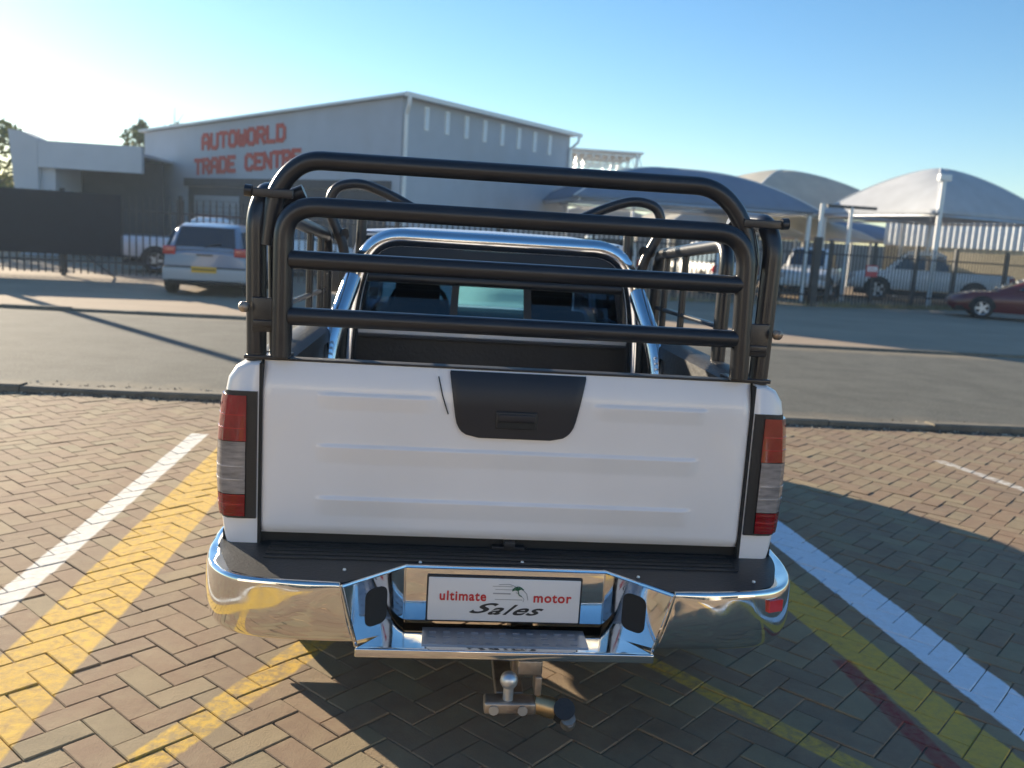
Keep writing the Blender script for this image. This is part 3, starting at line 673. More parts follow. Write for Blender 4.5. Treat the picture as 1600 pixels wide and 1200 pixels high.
PG = [(1.95, .74, .70, 1.02, 1.06), (2.05, .74, .64, 1.02, 1.60), (2.25, .75, .62, 1.02, 1.70), (3.0, .75, .62, 1.02, 1.71), (3.2, .75, .62, 1.02, 1.66), (3.8, .75, .68, 1.02, 1.07)]
def pickup(label, loc, rz, grp='white vehicles parked behind the fence', z=1.0, nm='parked_pickup', pm=None):
    t = vehicle(nm, label, 'pickup truck', loc, rz, PB, PG, (1.1, 4.0), .37, pm or wht, group=grp, tail=(.70, .84, .68, 1.0), head=(.52, .8, .66, .86), plate=.56, bumper=(0, .42, .6, galv), bed=(.12, 1.85, 1.062), hw=.86)
    t.scale = (z, z, z); return t
pickup('white pickup seen from its side through the fence, left of the silver hatchback', (-9.2, 22.8, 0), radians(-76), z=.92)
pickup('white pickup parked half hidden by the roof of the silver hatchback', (-7.6, 24.0, 0), radians(-60))
vehicle('parked_hatchback', 'faded red car whose roof shows over the silver hatchback by the cage post', 'car', (-5.4, 19.0, 0), .3, HB, HG, (.62, 3.0), .30, pink, tail=(.56, .80, .80, .97), hw=.83)
pickup('white pickup facing the fence between the dark gate post and the red notice', (14.6, 32.0, 0), radians(150), z=1.06)
pickup('long white pickup side on behind the fence at the right, behind the tall white post', (20.9, 29.4, 0), radians(62), z=1.15)
SB = [(0, .78, 1.0, .5), (.05, .86, 1.08, .42), (.8, .88, 1.1, .36), (3.2, .88, 1.08, .36), (4.1, .86, 1.0, .4), (4.5, .76, .85, .5)]
SG = [(.02, .78, .74, 1.04, 1.08), (.22, .79, .70, 1.04, 1.72), (.5, .79, .68, 1.04, 1.80), (2.3, .79, .68, 1.04, 1.80), (2.6, .79, .68, 1.04, 1.74), (3.3, .79, .72, 1.04, 1.08)]
vehicle('parked_suv', 'white off road wagon with a dark rear window behind the fence, right of the cage', 'car', (9.75, 27.6, 0), .15, SB, SG, (.85, 3.6), .38, wht, group='white vehicles parked behind the fence', side_div=(1.4,), tail=(.72, .86, .75, 1.05), plate=.6, bumper=(0, .42, .62, underM), hw=.88)
vehicle('parked_suv', 'white off road wagon deep in the yard, seen through the right side rail', 'car', (5.9, 29.2, 0), .1, SB, SG, (.85, 3.6), .38, wht, group='white vehicles parked behind the fence', side_div=(1.4,), tail=(.72, .86, .75, 1.05), hw=.88)
RB = [(0, .7, .80, .4), (.05, .80, .86, .3), (.6, .84, .88, .24), (1.8, .85, .86, .2), (2.9, .85, .84, .2), (3.7, .82, .78, .22), (4.2, .72, .64, .26), (4.35, .55, .50, .34)]
RG = [(.25, .70, .66, .82, .86), (.95, .72, .58, .82, 1.22), (1.25, .73, .56, .82, 1.28), (1.9, .73, .56, .82, 1.28), (2.2, .73, .58, .82, 1.22), (3.05, .74, .66, .82, .86)]
vehicle('parked_coupe', 'low dark red car parked in front of the fence at the right edge', 'car', (19.0, 21.75, 0), radians(65), RB, RG, (.75, 3.45), .31, redp, tail=(.5, .76, .6, .76), hw=.85)

# ------------------------------------------------------------------ the white double cab truck
T = thing('pickup_truck', 'white double cab pickup truck seen from behind with black cattle rails and chrome bumper', 'pickup truck')
# tailgate -----------------------------------------------------------
def gate_y(x, z):
    """outer face: gentle barrel, pressed ribs"""
    y = 0.0
    t = (z-.587)/.52
    y += .028*max(0, (t-.80)/.20)**1.8          # rolls forward to the top edge
    y += .012*max(0, (.06-t)/.06)**2
    def rib(zc, xa, xb, hgt, amp=.0055):
        fx = min(1, max(0, (x-xa)/.03))*min(1, max(0, (xb-x)/.03)); d = (z-zc)/hgt
        return amp*fx*(1 if 0 > d > -1 else 0)*(1-abs(d)) if -1 < d < 0 else 0
    for zc, xa, xb in ((.865, -.575, .585), (.703, -.575, .575)): y -= rib(zc, xa, xb, .055, .010)
    for xa, xb in ((-.575, -.225), (.245, .60)): y -= rib(1.022, xa, xb, .05, .009)
    e = max(0, (abs(x)-.715)/.02); y += .012*min(1, e)**2
    return y
xs = sorted(set([round(-.735+i*.0147, 4) for i in range(101)]+[-.575, -.545, -.225, -.255, .245, .275, .6, .57, .585, .555])); zs = [.587+i*.52/104 for i in range(105)]
g = MB(); vs = [(x, gate_y(x, z), z) for z in zs for x in xs]; nx = len(xs)
g.add(vs, [(j*nx+i, j*nx+i+1, (j+1)*nx+i+1, (j+1)*nx+i) for j in range(len(zs)-1) for i in range(nx-1)], 0, True)
g.add([(-.735, .014, .587), (.735, .014, .587), (.735, .06, .587), (-.735, .06, .587), (-.735, .040, 1.107), (.735, .040, 1.107), (.735, .06, 1.107), (-.735, .06, 1.107)],
      [(0, 1, 2, 3), (2, 6, 7, 3), (1, 5, 6, 2), (0, 3, 7, 4), (4, 7, 6, 5)])
tg = g.build('tailgate', white, T, fix=False)
MB().box(-.72, .72, .024, .075, 1.1075, 1.114, .002).build('edge_protector', liner, tg)
# black handle garnish
def rounded(pts, r, n=6):
    P = [Vector((a, b, 0)) for a, b in pts]; out = []
    for i in range(len(P)):
        a = P[i-1]-P[i]; b = P[(i+1) % len(P)]-P[i]; rr = r[i] if isinstance(r, (list, tuple)) else r
        d = min(rr, a.length*.45, b.length*.45); A = P[i]+a.normalized()*d; B = P[i]+b.normalized()*d
        for k in range(n+1): q = A*(1-k/n)**2+P[i]*2*(k/n)*(1-k/n)+B*(k/n)**2; out.append((q.x, q.y))
    return out
gp = rounded([(-.190, 1.104), (-.158, .908), (.182, .908), (.222, 1.104)], [.004, .06, .06, .004])
zr = [1.1045-.197*k/24 for k in range(25)]; NC = 16; rows = []
def span(z):
    xs_ = []
    for i in range(len(gp)):
        (xa, za), (xb, zb_) = gp[i-1], gp[i]
        if (za-z)*(zb_-z) <= 0 and za != zb_: xs_.append(xa+(xb-xa)*(z-za)/(zb_-za))
    return min(xs_), max(xs_)
gz0, gz1 = min(q[1] for q in gp), max(q[1] for q in gp); g = MB()
for z in zr:
    z = min(max(z, gz0+1e-4), gz1-1e-4); xa, xb = span(z); yy = gate_y(5, z)-.012 if z > 1.0 else -.0105
    yy = .028*max(0, ((z-.587)/.52-.80)/.20)**1.8-.0105
    rows.append([(xa, yy+.0125, z), (xa, yy+.003, z), (xa+.004, yy, z)]+[(xa+.004+(xb-xa-.008)*k/NC, yy-.0, z) for k in range(1, NC)]+[(xb-.004, yy, z), (xb, yy+.003, z), (xb, yy+.0125, z)])
g.loft(rows, closed=False, cap=False)
gh_ = g.build('handle_garnish', trimM, T)
MB().box(-.048, .078, -.016, -.004, .938, .992, .005).build('handle_bezel', black, gh_)
MB().box(-.040, .070, -.024, -.017, .962, .985, .003).build('handle', trimM, gh_)
MB().box(-.040, .070, -.0185, -.0162, .942, .960).build('finger_recess', underM, gh_)
MB().tube([(-.222, .010, 1.085), (-.208, -.003, 1.03), (-.189, -.005, .975)], .0022, 6).build('seal_strip', black, gh_)
# bed sides ----------------------------------------------------------
PROF = [(.700, .50), (.700, 1.098), (.735, 1.106), (.785, 1.102), (.815, 1.088), (.838, 1.055), (.852, .98), (.861, .88), (.863, .76), (.858, .66), (.848, .58), (.838, .535), (.80, .50)]
def xo(z):
    q = PROF[3:12]
    for i in range(len(q)-1):
        if q[i][1] >= z >= q[i+1][1]: t = (q[i][1]-z)/(q[i][1]-q[i+1][1]); return q[i][0]+(q[i+1][0]-q[i][0])*t
    return .84
for sg in (-1, 1):
    rings = []
    for y, ins in ((.004, .022), (.012, .010), (.03, .002), (.06, 0), (.062, 0), (.4, 0), (.9, .0), (1.46, 0)):
        rr = []
        for i, (x, z) in enumerate(PROF):
            if x > .76: x -= ins; 
            if z > 1.05: z -= ins*.5
            if i == 0 or i == 12: z = .53
            if y < .061: x = max(x, .742)
            rr.append((sg*x, y, z))
        rings.append(rr)
    bs = MB().loft(rings).build('bed_side', white, T)
    # dark strip put in for the shade of the shut line beside the tailgate
    MB().box(*sorted((sg*.7335, sg*.7425)), .0025, .05, .535, 1.100).build('shut_line_shade', underM, bs)
    # tail lamp
    def lamp(z0, z1, xi, proud, name, m, par, n=10):
        rings = []
        for k in range(n+1):
            z = z0+(z1-z0)*k/n; X = xo(z)+proud
            rings.append([(sg*xi, .10, z), (sg*xi, -.002-proud, z), (sg*(X-.06), -.004-proud, z), (sg*(X-.028), -.001-proud*.8, z), (sg*(X-.010), .014-proud*.3, z), (sg*X, .04, z), (sg*X, .10, z), (sg*(X-.01), .15, z), (sg*(X-.05), .15, z)])
        return MB().loft(rings).build(name, m, par)
    ho = lamp(.632, 1.016, .7465, .003, 'tail_lamp', black, T)
    lamp(.868, 1.004, .776, .009, 'red_lens', red_lens if sg > 0 else red_dark, ho)
    for zz in (.905, .945, .790, .750, .675): lamp(zz, zz+.003, .780, .0102, 'lens_rib', clear_lens if .7 < zz < .86 else red_lens_b, ho, n=1); lamp(.708, .866, .778, .009, 'clear_lens', clear_lens, ho); lamp(.640, .706, .778, .009, 'lower_red_lens', red_lens_b, ho)
    # wheel arch flare and wheel
    yw = .90
    fl = MB(); n = 20; R1, R2 = .46, .40
    pr = [(yw+R1*cos(pi*k/n), .36+R1*sin(pi*k/n)) for k in range(n+1)]; p2 = [(yw+R2*cos(pi*k/n), .36+R2*sin(pi*k/n)) for k in range(n+1)]
    fl.add([(sg*.862, y, z) for y, z in pr]+[(sg*.895, y, z) for y, z in p2]+[(sg*.70, y, z) for y, z in p2], [(k, k+1, k+n+2, k+n+1) for k in range(n)]+[(k+n+1, k+n+2, k+2*n+3, k+2*n+2) for k in range(n)], 0, True)
    fl.build('wheel_flare', white, T)
    wheel(T, sg*.74, yw, .36, sg, .25); wheel(T, sg*.74, yw+2.95, .36, sg, .25)
    MB().box(*sorted((sg*.63, sg*.86)), .42, .43, .09, .54).build('mud_flap', rubber, T)
# bed liner: floor, walls, rolled rail caps
l = MB(); l.box(-.70, .70, .07, 1.44, .60, .62); l.box(-.699, -.675, .07, 1.44, .62, 1.11); l.box(.675, .699, .07, 1.44, .62, 1.11); l.box(-.69, .69, 1.42, 1.455, .62, 1.025)
for k in range(13): l.box(-.64+k*.1, -.60+k*.1, .08, 1.40, .62, .632)
bl = l.build('bed_liner', liner, T)
for sg in (-1, 1):
    c_ = MB(); c_.loft([[(sg*.660, y, 1.06), (sg*.662, y, 1.105), (sg*.690, y, 1.122), (sg*.755, y, 1.123), (sg*.785, y, 1.112), (sg*.790, y, 1.098), (sg*.74, y, 1.09)] for y in (.10, .2, .7, 1.44)]); c_.build('rail_cap', liner, bl)
MB().box(-.70, .70, 1.40, 1.465, 1.0255, 1.040, .004).build('front_cap', liner, bl)
# cab ------------------------------------------------------------------
yc = 1.50
cabp = []
cb = MB()
# lower body shell rings (double cab sides, bonnet)
for sg in (-1, 1):
    s_ = MB(); s_.loft([[(sg*(x if x < .76 else x-d), y, min(z, zt)) for x, z in PROF] for y, d, zt in ((1.475, .008, 1.08), (1.52, 0, 1.09), (3.3, 0, 1.08), (3.9, .01, 1.04), (4.45, .03, .98), (4.68, .07, .86))]); s_.build('body_side', white, T)
MB().box(-.70, .70, 3.42, 4.62, .55, 1.0, .03).build('bonnet', white, T)
MB().box(-.74, .74, 4.63, 4.70, .45, .86, .02).build('grille', black, T)
MB().box(-.82, .82, 4.66, 4.82, .38, .58, .03).build('front_bumper', chrome, T)
MB().box(-.70, .70, 1.48, 3.42, .42, .47).build('cab_floor', seatM, T)
# rear wall below window, frame around window, roof
rw = MB(); rw.box(-.70, .70, 1.476, 1.50, .47, 1.105, .004)
rw.build('cab_rear_panel', white, T)
def hexa(m, a, b, mi=0):  # two quads (lists of 4 points)
    m.add(list(a)+list(b), [(3, 2, 1, 0), (4, 5, 6, 7), (0, 1, 5, 4), (1, 2, 6, 5), (2, 3, 7, 6), (3, 0, 4, 7)], mi)
for sg in (-1, 1):
    p = MB(); hexa(p, [(sg*.63, 1.478, 1.10), (sg*.72, 1.478, 1.09), (sg*.62, 1.60, 1.498), (sg*.56, 1.60, 1.498)], [(sg*.63, 1.56, 1.10), (sg*.72, 1.60, 1.09), (sg*.62, 1.70, 1.498), (sg*.56, 1.68, 1.498)]); p.build('rear_pillar', white, T)
    for y0, y1 in ((2.42, 2.50),):
        p = MB(); hexa(p, [(sg*.66, y0, 1.08), (sg*.73, y0, 1.08), (sg*.63, y0, 1.498), (sg*.58, y0, 1.498)], [(sg*.66, y1, 1.08), (sg*.73, y1, 1.08), (sg*.63, y1, 1.498), (sg*.58, y1, 1.498)]); p.build('door_pillar', white, T)
    p = MB(); hexa(p, [(sg*.66, 3.36, 1.05), (sg*.73, 3.40, 1.05), (sg*.62, 2.92, 1.498), (sg*.57, 2.88, 1.498)], [(sg*.66, 3.44, 1.05), (sg*.73, 3.48, 1.05), (sg*.62, 3.00, 1.498), (sg*.57, 2.96, 1.498)]); p.build('windscreen_pillar', white, T)
    p = MB(); hexa(p, [(sg*.705, 1.62, 1.09), (sg*.71, 1.62, 1.09), (sg*.612, 1.71, 1.488), (sg*.608, 1.71, 1.488)], [(sg*.705, 3.36, 1.09), (sg*.71, 3.36, 1.09), (sg*.612, 2.88, 1.488), (sg*.608, 2.88, 1.488)]); p.build('side_glass', tint_glass, T)
    m = MB(); m.box(*sorted((sg*.86, sg*1.02)), 3.12, 3.20, 1.10, 1.27, .02); m.build('door_mirror', black, T)
rr = MB(); sec = lambda y, hw_, z, cr_: [(-hw_, y, z-.045), (-hw_+.02, y, z-.012), (-hw_*.6, y, z+cr_*.7), (0, y, z+cr_), (hw_*.6, y, z+cr_*.7), (hw_-.02, y, z-.012), (hw_, y, z-.045), (hw_-.03, y, z-.06), (0, y, z-.045), (-hw_+.03, y, z-.06)]
rr.loft([sec(1.575, .60, 1.498, .004), sec(1.60, .625, 1.510, .008), (sec(1.8, .635, 1.516, .014)), sec(2.5, .635, 1.518, .016), sec(2.85, .63, 1.512, .012), sec(2.97, .61, 1.495, .006)]); rf_ = rr.build('cab_roof', white, T)
# rear screen: dark surround, three panes
fr = MB(); A0, A1 = (1.474, 1.105), (1.586, 1.493)   # (y,z) bottom, top
def scr(x, f, o=0): return (x, A0[0]+(A1[0]-A0[0])*f-.96*o, A0[1]+(A1[1]-A0[1])*f+.27*o)
def slab(m, xa, xb, fa, fb, o, th): 
    w0 = lambda x, f: x*(1-.10*f)
    a = [scr(w0(xa, fa), fa, o), scr(w0(xb, fa), fa, o), scr(w0(xb, fb), fb, o), scr(w0(xa, fb), fb, o)]; b = [scr(w0(xa, fa), fa, o-th), scr(w0(xb, fa), fa, o-th), scr(w0(xb, fb), fb, o-th), scr(w0(xa, fb), fb, o-th)]
    hexa(m, a, b)
slab(fr, -.655, .655, 0, .05, .006, .02); slab(fr, -.655, .655, .70, 1.0, .006, .02); slab(fr, -.655, -.60, .05, .70, .006, .02); slab(fr, .60, .655, .05, .70, .006, .02)
slab(fr, -.19, -.155, .05, .70, .008, .02); slab(fr, .155, .19, .05, .70, .008, .02)
rs = fr.build('rear_screen_frame', black, T)
p = MB(); slab(p, -.60, -.19, .05, .70, .0, .004); p.build('pane', tint_glass, rs)
p = MB(); slab(p, .19, .60, .05, .70, .0, .004); p.build('pane', tint_glass, rs)
p = MB(); slab(p, -.155, .155, .05, .70, .0, .004); p.build('pane', clear_glass, rs)
p = MB(); slab(p, -.63, .63, -.09, -.01, .012, .02); p.build('screen_sill', white, T)
p = MB(); hexa(p, [(-.64, 3.40, 1.04), (.64, 3.40, 1.04), (.56, 2.96, 1.488), (-.56, 2.96, 1.488)], [(-.64, 3.406, 1.04), (.64, 3.406, 1.04), (.56, 2.966, 1.488), (-.56, 2.966, 1.488)]); p.build('windscreen', dusty_glass, T)
p = MB(); p.box(-.68, .68, 3.05, 3.40, .75, 1.03, .03); p.box(-.55, -.2, 2.98, 3.1, .95, 1.09, .03); p.build('dashboard', seatM, T)
p = MB(); n = 20; p.tube([(-.37+.18*cos(2*pi*k/n), 2.85+.05*sin(2*pi*k/n), 1.04+.17*sin(2*pi*k/n)) for k in range(n+1)], .014, 8, cap=False); p.cyl((-.37, 2.85, 1.04), (-.37, 3.05, .95), .03, 10); p.build('steering_wheel', black, T)
for sx in (-.36, .36):
    p = MB(); p.box(sx-.24, sx+.24, 2.2, 2.7, .55, .72, .04); p.box(sx-.22, sx+.22, 2.18, 2.30, .70, 1.06, .04); s_ = p.build('front_seat', seatM, T)
    MB().box(sx-.12, sx+.12, 2.19, 2.27, 1.09, 1.25, .03).build('headrest', seatM, s_)
p = MB(); p.box(-.62, .62, 1.62, 2.0, .55, .72, .04); p.box(-.62, .62, 1.60, 1.70, .70, 1.06, .04); p.build('rear_seat', seatM, T)
for sx in (-.36, .36): MB().box(sx-.11, sx+.11, 1.66, 1.73, 1.07, 1.17, .03).build('headrest', seatM, T)
MB().box(-.12, .10, 2.93, 2.95, 1.37, 1.42, .008).build('rear_view_mirror', black, T)
# chrome roll bar -------------------------------------------------------
rb = MB(); rb.tube(bend([(-.625, 1.14, .66), (-.60, 1.14, 1.22), (-.525, 1.14, 1.477), (.525, 1.14, 1.477), (.60, 1.14, 1.22), (.625, 1.14, .66)], .19, 10), .038, 20); rbo = rb.build('roll_bar', chrome_tube, T)
for sg in (-1, 1):
    p = MB(); p.tube(bend([(sg*.595, 1.12, 1.30), (sg*.66, .92, 1.06), (sg*.655, .86, .68)], .1, 6), .037, 18); p.build('stay', chrome_tube, rbo)
# cattle rails ----------------------------------------------------------
GR = .0265
def tube_part(name, pts, r, par, b=.07, n=14, m=cageM, bn=7): return MB().tube(bend(pts, b, bn), r, n).build(name, m, par)
hoop = tube_part('rear_hoop', [(-.735, .055, 1.44), (-.715, .055, 1.60), (-.64, .055, 1.688), (.575, .055, 1.688), (.665, .055, 1.60), (.70, .055, 1.46)], .0275, T, b=.085)
ga = tube_part('rail_gate', [(-.680, -.005, 1.125), (-.680, -.005, 1.555), (.665, -.005, 1.555), (.680, -.005, 1.125)], .0285, T, b=.10, bn=10)
for z in (1.405, 1.243): MB().cyl((-.66, -.005, z), (.66, -.005, z), GR, 14).build('gate_bar', cageM, ga)
for sg in (-1, 1):
    p_ = tube_part('corner_post', [(sg*.762, .055, 1.10), (sg*.768, .055, 1.52), (sg*.752, .085, 1.59), (sg*.742, .24, 1.60)], .029, T, b=.05)
    pl = MB(); pl.box(*sorted((sg*.66, sg*.79)), .02, .034, 1.575, 1.60, .003); pl.build('tie_bar', cageM, p_)
    MB().cyl((sg*.775, .028, 1.59), (sg*.795, .028, 1.592), .017, 12).build('tie_knob', cageM, p_)
    hp = MB(); hp.box(*sorted((sg*.68, sg*.77)), .018, .03, 1.19, 1.29, .003); hp.box(*sorted((sg*.68, sg*.765)), .01, .025, 1.205, 1.225, .003); hp.build('hinge_plate', cageM, p_)
    MB().ball((sg*.788, .0, 1.262), .017, 12).build('hinge_pin', steel, p_)
    ip = tube_part('inner_post', [(sg*.712, .10, 1.12), (sg*.722, .10, 1.50), (sg*.695, .10, 1.575), (sg*.64, .10, 1.60)], .022, T, b=.06)
    MB().box(*sorted((sg*.665, sg*.792)), .02, .13, 1.108, 1.120, .003).build('foot_plate', cageM, p_)
    sp = tube_part('side_rail', [(sg*.745, .42, 1.11), (sg*.745, .42, 1.525), (sg*.74, 1.40, 1.468), (sg*.74, 1.40, 1.11)], .025, T, b=.09, bn=8)
    for z, y0, y1 in ((1.36, .42, 1.40), (1.24, .42, 1.40)): MB().cyl((sg*.745, y0, z), (sg*.745, y1, z-.01), .010, 10).build('side_bar', cageM, sp)
    MB().cyl((sg*.745, .95, 1.50), (sg*.745, .95, 1.11), .014, 10).build('side_upright', cageM, sp)
    MB().cyl((sg*.745, 1.25, 1.48), (sg*.745, 1.25, 1.11), .014, 10).build('side_upright', cageM, sp)
    MB().cyl((sg*.742, .20, 1.60), (sg*.742, .48, 1.53), .020, 12).build('link_tube', cageM, sp)
    MB().cyl((sg*.70, 1.395, 1.475), (sg*.66, 1.36, 1.475), .026, 12).build('clamp', cageM, sp)
    fp = tube_part('front_post', [(sg*.655, 1.37, 1.10), (sg*.66, 1.37, 1.42), (sg*.735, 1.36, 1.58), (sg*.71, 1.35, 1.675), (sg*.60, 1.35, 1.70), (sg*.47, 1.35, 1.655), (sg*.36, 1.34, 1.60)], .022, T, b=.06)
    MB().cyl((sg*.60, 1.36, 1.10), (sg*.585, 1.36, 1.60), .022, 12).build('front_upright', cageM, fp)
fb = MB(); fb.cyl((-.36, 1.34, 1.60), (.36, 1.34, 1.60), .0215, 14); fb.build('front_bar', cageM, T)
MB().cyl((-.64, 1.37, 1.30), (.64, 1.37, 1.30), .0215, 14).build('front_bar', cageM, T)
# bumper ----------------------------------------------------------------
plan = [(.868, .34), (.874, .12), (.868, -.02), (.852, -.12), (.822, -.195), (.775, -.248), (.70, -.277), (.58, -.290), (.455, -.296)]
def bz(i): return .012*max(0, (4-i))/4
for sg in (-1, 1):
    rings = []
    P2 = [Vector((x, y)) for x, y in plan]
    for i, p in enumerate(P2):
        a = P2[max(0, i-1)]; b = P2[min(len(P2)-1, i+1)]; t = (b-a).normalized(); nn = Vector((-t.y, t.x)); 
        if nn.y > 0 and i > 2: nn = -nn
        if i <= 2 and nn.x < 0: nn = -nn
        k = bz(i); bt = .385 if i > 1 else .40
        k = .0; wd = .03 if i in (3, 4) else .0
        prof = [(-.018-wd, .552), (-.006, .5585), (.005, .5575), (.0105, .548), (.013, .505), (.0150, .465), (.011, .425), (-.001, bt+.004), (-.02, bt-.010), (-.045, bt-.006)]
        last = 1 if i == len(P2)-1 else 0
        rings.append([(sg*(p.x+nn.x*o-last*.045*(.556-z)/.19), p.y+nn.y*o, z) for o, z in prof])
    bw = MB().loft(rings, cap=False, closed=False).build('bumper_wing', chrome_wavy, T)
    md = bw.modifiers.new('thickness', 'SOLIDIFY'); md.thickness = .003
    md = bw.modifiers.new('smooth', 'SUBSURF'); md.levels = 1; md.render_levels = 2
    # angled cheek between wing and recess
    ck = MB(); a = [(sg*.455, -.312, .552), (sg*.290, -.158, .556), (sg*.292, -.160, .372), (sg*.412, -.272, .366)]
    ck.loft([a, [(x-sg*.004, y+.02, z) for x, y, z in a]], smooth=False); ck.build('bumper_cheek', chrome, T)
    nv = Vector((sg*.165, .154)).normalized(); n2 = Vector((-sg*abs(nv.y), -abs(nv.x)))
    hl = rounded([(-.038, -.055), (.038, -.055), (.038, .055), (-.038, .055)], .028); cxy = Vector((sg*.366, -.229)); t2 = Vector((sg*.165, -.154)).normalized()
    o_ = Vector((-sg*t2.y*-1*0, 0)); nn = Vector((-t2.y*sg, t2.x*sg)); nn = nn if nn.y < 0 else -nn
    hv = [(cxy.x+t2.x*u_+nn.x*.0015, cxy.y+t2.y*u_+nn.y*.0015, .463+v_) for u_, v_ in hl]; hv2 = [(x-nn.x*.03, y-nn.y*.03, z) for x, y, z in hv]
    MB().loft([hv, hv2], smooth=False).build('bumper_aperture', underM, T)
    MB().tube([(sg*.456, -.3105, .5545), (sg*.434, -.304, .46), (sg*.4135, -.289, .372)], .0055, 8).build('bumper_seam', chrome, T)
    tv = Vector((.933, .361)); nv_ = Vector((.361, -.933)); c0 = Vector((.758, -.2555))
    rr_ = [c0+tv*a_+nv_*o_ for a_, o_ in ((-.024, .010), (.024, .010), (.024, .0185), (-.024, .0185))]
    rv = MB(); rv.prism([(sg*q.x, q.y) for q in rr_], .497, .532)
    if sg > 0: rv.build('reflector', reflector, T)
cb = MB(); cb.box(-.290, .290, -.158, -.140, .392, .556, .004); cb.build('bumper_centre', chrome, T)
lip = MB(); lip.tube([(-.455, -.312, .553), (-.290, -.160, .557), (.290, -.160, .557), (.455, -.312, .553)], .0055, 8); lip.build('bumper_lip', chrome, T)
st = MB(); st.prism([(-.412, -.30), (.412, -.30), (.292, -.13), (-.292, -.13)], .362, .372); st.box(-.415, .415, -.312, -.2985, .350, .376, .004); so_ = st.build('bumper_step', chrome, T)
tr = MB(); tr.prism([(-.235, -.275), (.235, -.275), (.235, -.165), (-.235, -.165)], .3722, .3755)
for k in range(11):
    for j in range(3): tr.box(-.215+k*.04, -.195+k*.04, -.262+j*.032, -.254+j*.032, .3756, .3785)
tr.build('tread_plate', mat('tread_plate', (.34, .36, .40), .32, metal=.7, noise=.2), so_)
pd = MB(); inner = [(-.855, .10), (-.85, -.10), (-.80, -.205), (-.70, -.258), (-.452, -.285), (-.288, -.138), (.288, -.138), (.452, -.285), (.70, -.258), (.80, -.205), (.85, -.10), (.855, .10)]
pd.prism(inner, .530, .5535); 
for k in range(6): pd.box(-.70, .70, -.118+.03*k, -.104+.03*k, .5536, .557)
pdo = pd.build('step_pad', black, T)
for x, y in ((-.46, -.20), (.38, -.19), (-.25, -.125), (.72, -.20), (.05, -.10)): MB().ball((x, y, .5565), .0055, 8).build('screw', galv, pdo)
MB().box(-.85, .85, .03, .08, .44, .585).build('rear_valance', underM, T)
la = MB(); la.box(.0, .035, -.01, .03, .566, .584, .002); la.box(-.035, .065, .0, .03, .557, .566, .002); la.build('gate_latch', black, T)
# number plate ------------------------------------------------------------
npl = MB(); npl.box(-.223, .219, -.168, -.162, .399, .530, .003); npo = npl.build('number_plate', plate_w, T)
MB().box(-.228, .224, -.1655, -.1590, .394, .536, .003).build('plate_surround', black, npo)
RX = (pi/2, 0, 0); YP = -.1690
def ptext(*a, **k): o = text_obj(*a, **k); return o
ptext('ultimate', .040, ink_red, npo, 'lettering', (-.123, YP, .4745), RX, sx=.92, off=.0009)
ptext('motor', .040, ink_red, npo, 'lettering', (.137, YP, .4745), RX, sx=.98, off=.0009)
for ch_, x_, w_ in (('S', -.085, 2.4), ('a', -.035, 1.9), ('l', .0, 1.6), ('e', .034, 1.9), ('s', .075, 2.0)): ptext(ch_, .044, ink_blk, npo, 'script_letter', (x_, YP, .435 if ch_ != 'S' else .438), RX, sx=w_, shear=.7, off=.0008)
cl = MB()
for (x0, x1, z, t_) in ((-.038, .02, .507, .0012), (-.03, .03, .4975, .0012), (-.036, .015, .484, .0035), (-.03, .05, .467, .0015)): cl.box(x0, x1, YP-.0004, YP+.001, z, z+t_)
cl.tube([(-.02, YP, .513), (.01, YP, .515), (.028, YP, .508), (.05, YP, .498), (.062, YP, .487), (.066, YP, .468)], .0010, 5); cl.tube([(.03, YP, .490), (.045, YP, .482), (.055, YP, .470), (.052, YP, .462)], .0008, 5)
cl.build('car_logo', ink_gry, npo)
pm_ = MB()
for k in range(7):
    a = .3+k*.5; pm_.tube([(.036, YP-.0006, .497), (.036+.010*cos(a), YP-.0006, .500+.009*sin(a)), (.036+.017*cos(a), YP-.0006, .4965+.009*sin(a))], .0016, 5)
pm_.tube([(.036, YP-.0006, .497), (.040, YP-.0006, .482), (.048, YP-.0006, .478)], .0014, 5); pm_.build('palm_logo', ink_grn, npo)
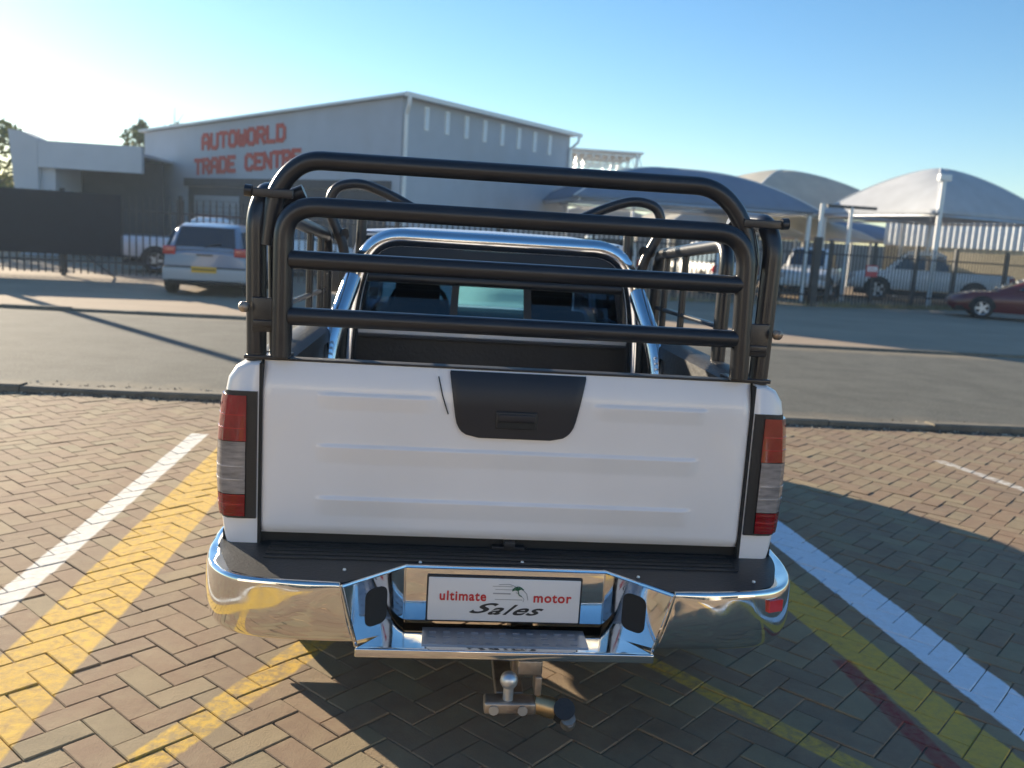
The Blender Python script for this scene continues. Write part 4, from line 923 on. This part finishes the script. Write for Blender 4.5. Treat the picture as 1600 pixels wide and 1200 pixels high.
# tow bar -------------------------------------------------------------------
tb = MB(); tb.box(.035, .105, -.30, -.18, .300, .345, .006); tb.box(.085, .105, -.31, -.25, .245, .302, .005); tbo = tb.build('tow_bracket', steel, T)
MB().ball((.012, -.31, .292), .0255, 16).build('tow_ball', galv, tbo); MB().cyl((.012, -.31, .275), (.012, -.31, .225), .0145, 12).build('ball_shank', galv, tbo)
q = MB(); q.box(-.055, .09, -.335, -.275, .200, .236, .008); q.box(-.02, .06, -.27, .06, .205, .235, .005); q.box(.03, .1, -.2, .06, .24, .345, .005); q.build('tow_tongue', steel, tbo)
for x in (-.028, .052): MB().cyl((x, -.338, .217), (x, -.342, .217), .014, 10).build('bolt', galv, tbo)
q = MB(); q.tube([(.09, -.30, .22), (.135, -.31, .212), (.15, -.315, .208)], [.028, .030, .026], 14); q.build('coupling', mat('brass_steel', (.55, .38, .2), .35, metal=.9, noise=.2, nscale=20), tbo)
q = MB(); q.cyl((.168, -.34, .226), (.168, -.30, .19), .030, 14); q.build('coupling_cap', black, tbo); q = MB(); q.cyl((.178, -.352, .205), (.182, -.33, .175), .021, 12); q.cyl((.182, -.36, .195), (.186, -.34, .178), .012, 10); q.build('coupling_nut', steel, tbo)
# underbody and exhaust
MB().box(-.55, .55, .1, 4.4, .40, .50).build('chassis', underM, T)
ax = MB(); ax.cyl((-.62, .90, .36), (.62, .90, .36), .05, 12); ax.ball((0, .90, .36), .14, 14); ax.build('rear_axle', underM, T)
MB().tube(bend([(.45, 2.5, .36), (.45, .6, .36), (.52, .05, .36)], .1), .03, 12).build('exhaust_pipe', steel, T)

# dry grass tufts along the fence foot
gt = MB()
for i in range(2600):
    s = random.random(); x = 11.6+6.4*s if random.random() < .6 else random.uniform(2, 11.6); y = (24.3+(x-11.6)*.426) if x > 11.6 else 22.0+(x-1.35)*.23
    y += random.gauss(0, .18)-.1; h = random.uniform(.05, .22); a = random.random()*6.28; lx, ly = cos(a)*.012, sin(a)*.012; d = random.gauss(0, .05)
    gt.add([(x-lx, y-ly, 0), (x+lx, y+ly, 0), (x+d, y+d*.5, h)], [(0, 1, 2)])
gt.build('dry_grass', [dry], kind='stuff', label='dry grass tufts growing at the foot of the palisade fence', category='grass', fix=False)

# ------------------------------------------------------------------ air
hm = bpy.data.materials.new('air'); hm.use_nodes = True; hn = hm.node_tree; hn.nodes.remove(hn.nodes['Principled BSDF'])
pv = hn.nodes.new('ShaderNodeVolumePrincipled'); pv.inputs['Color'].default_value = (.66, .82, 1, 1); pv.inputs['Density'].default_value = .0010; pv.inputs['Anisotropy'].default_value = .3
hn.links.new(pv.outputs[0], hn.nodes['Material Output'].inputs['Volume'])
MB().box(-60, 70, -25, 60, -1.1, 9.2).build('haze', hm, kind='stuff')
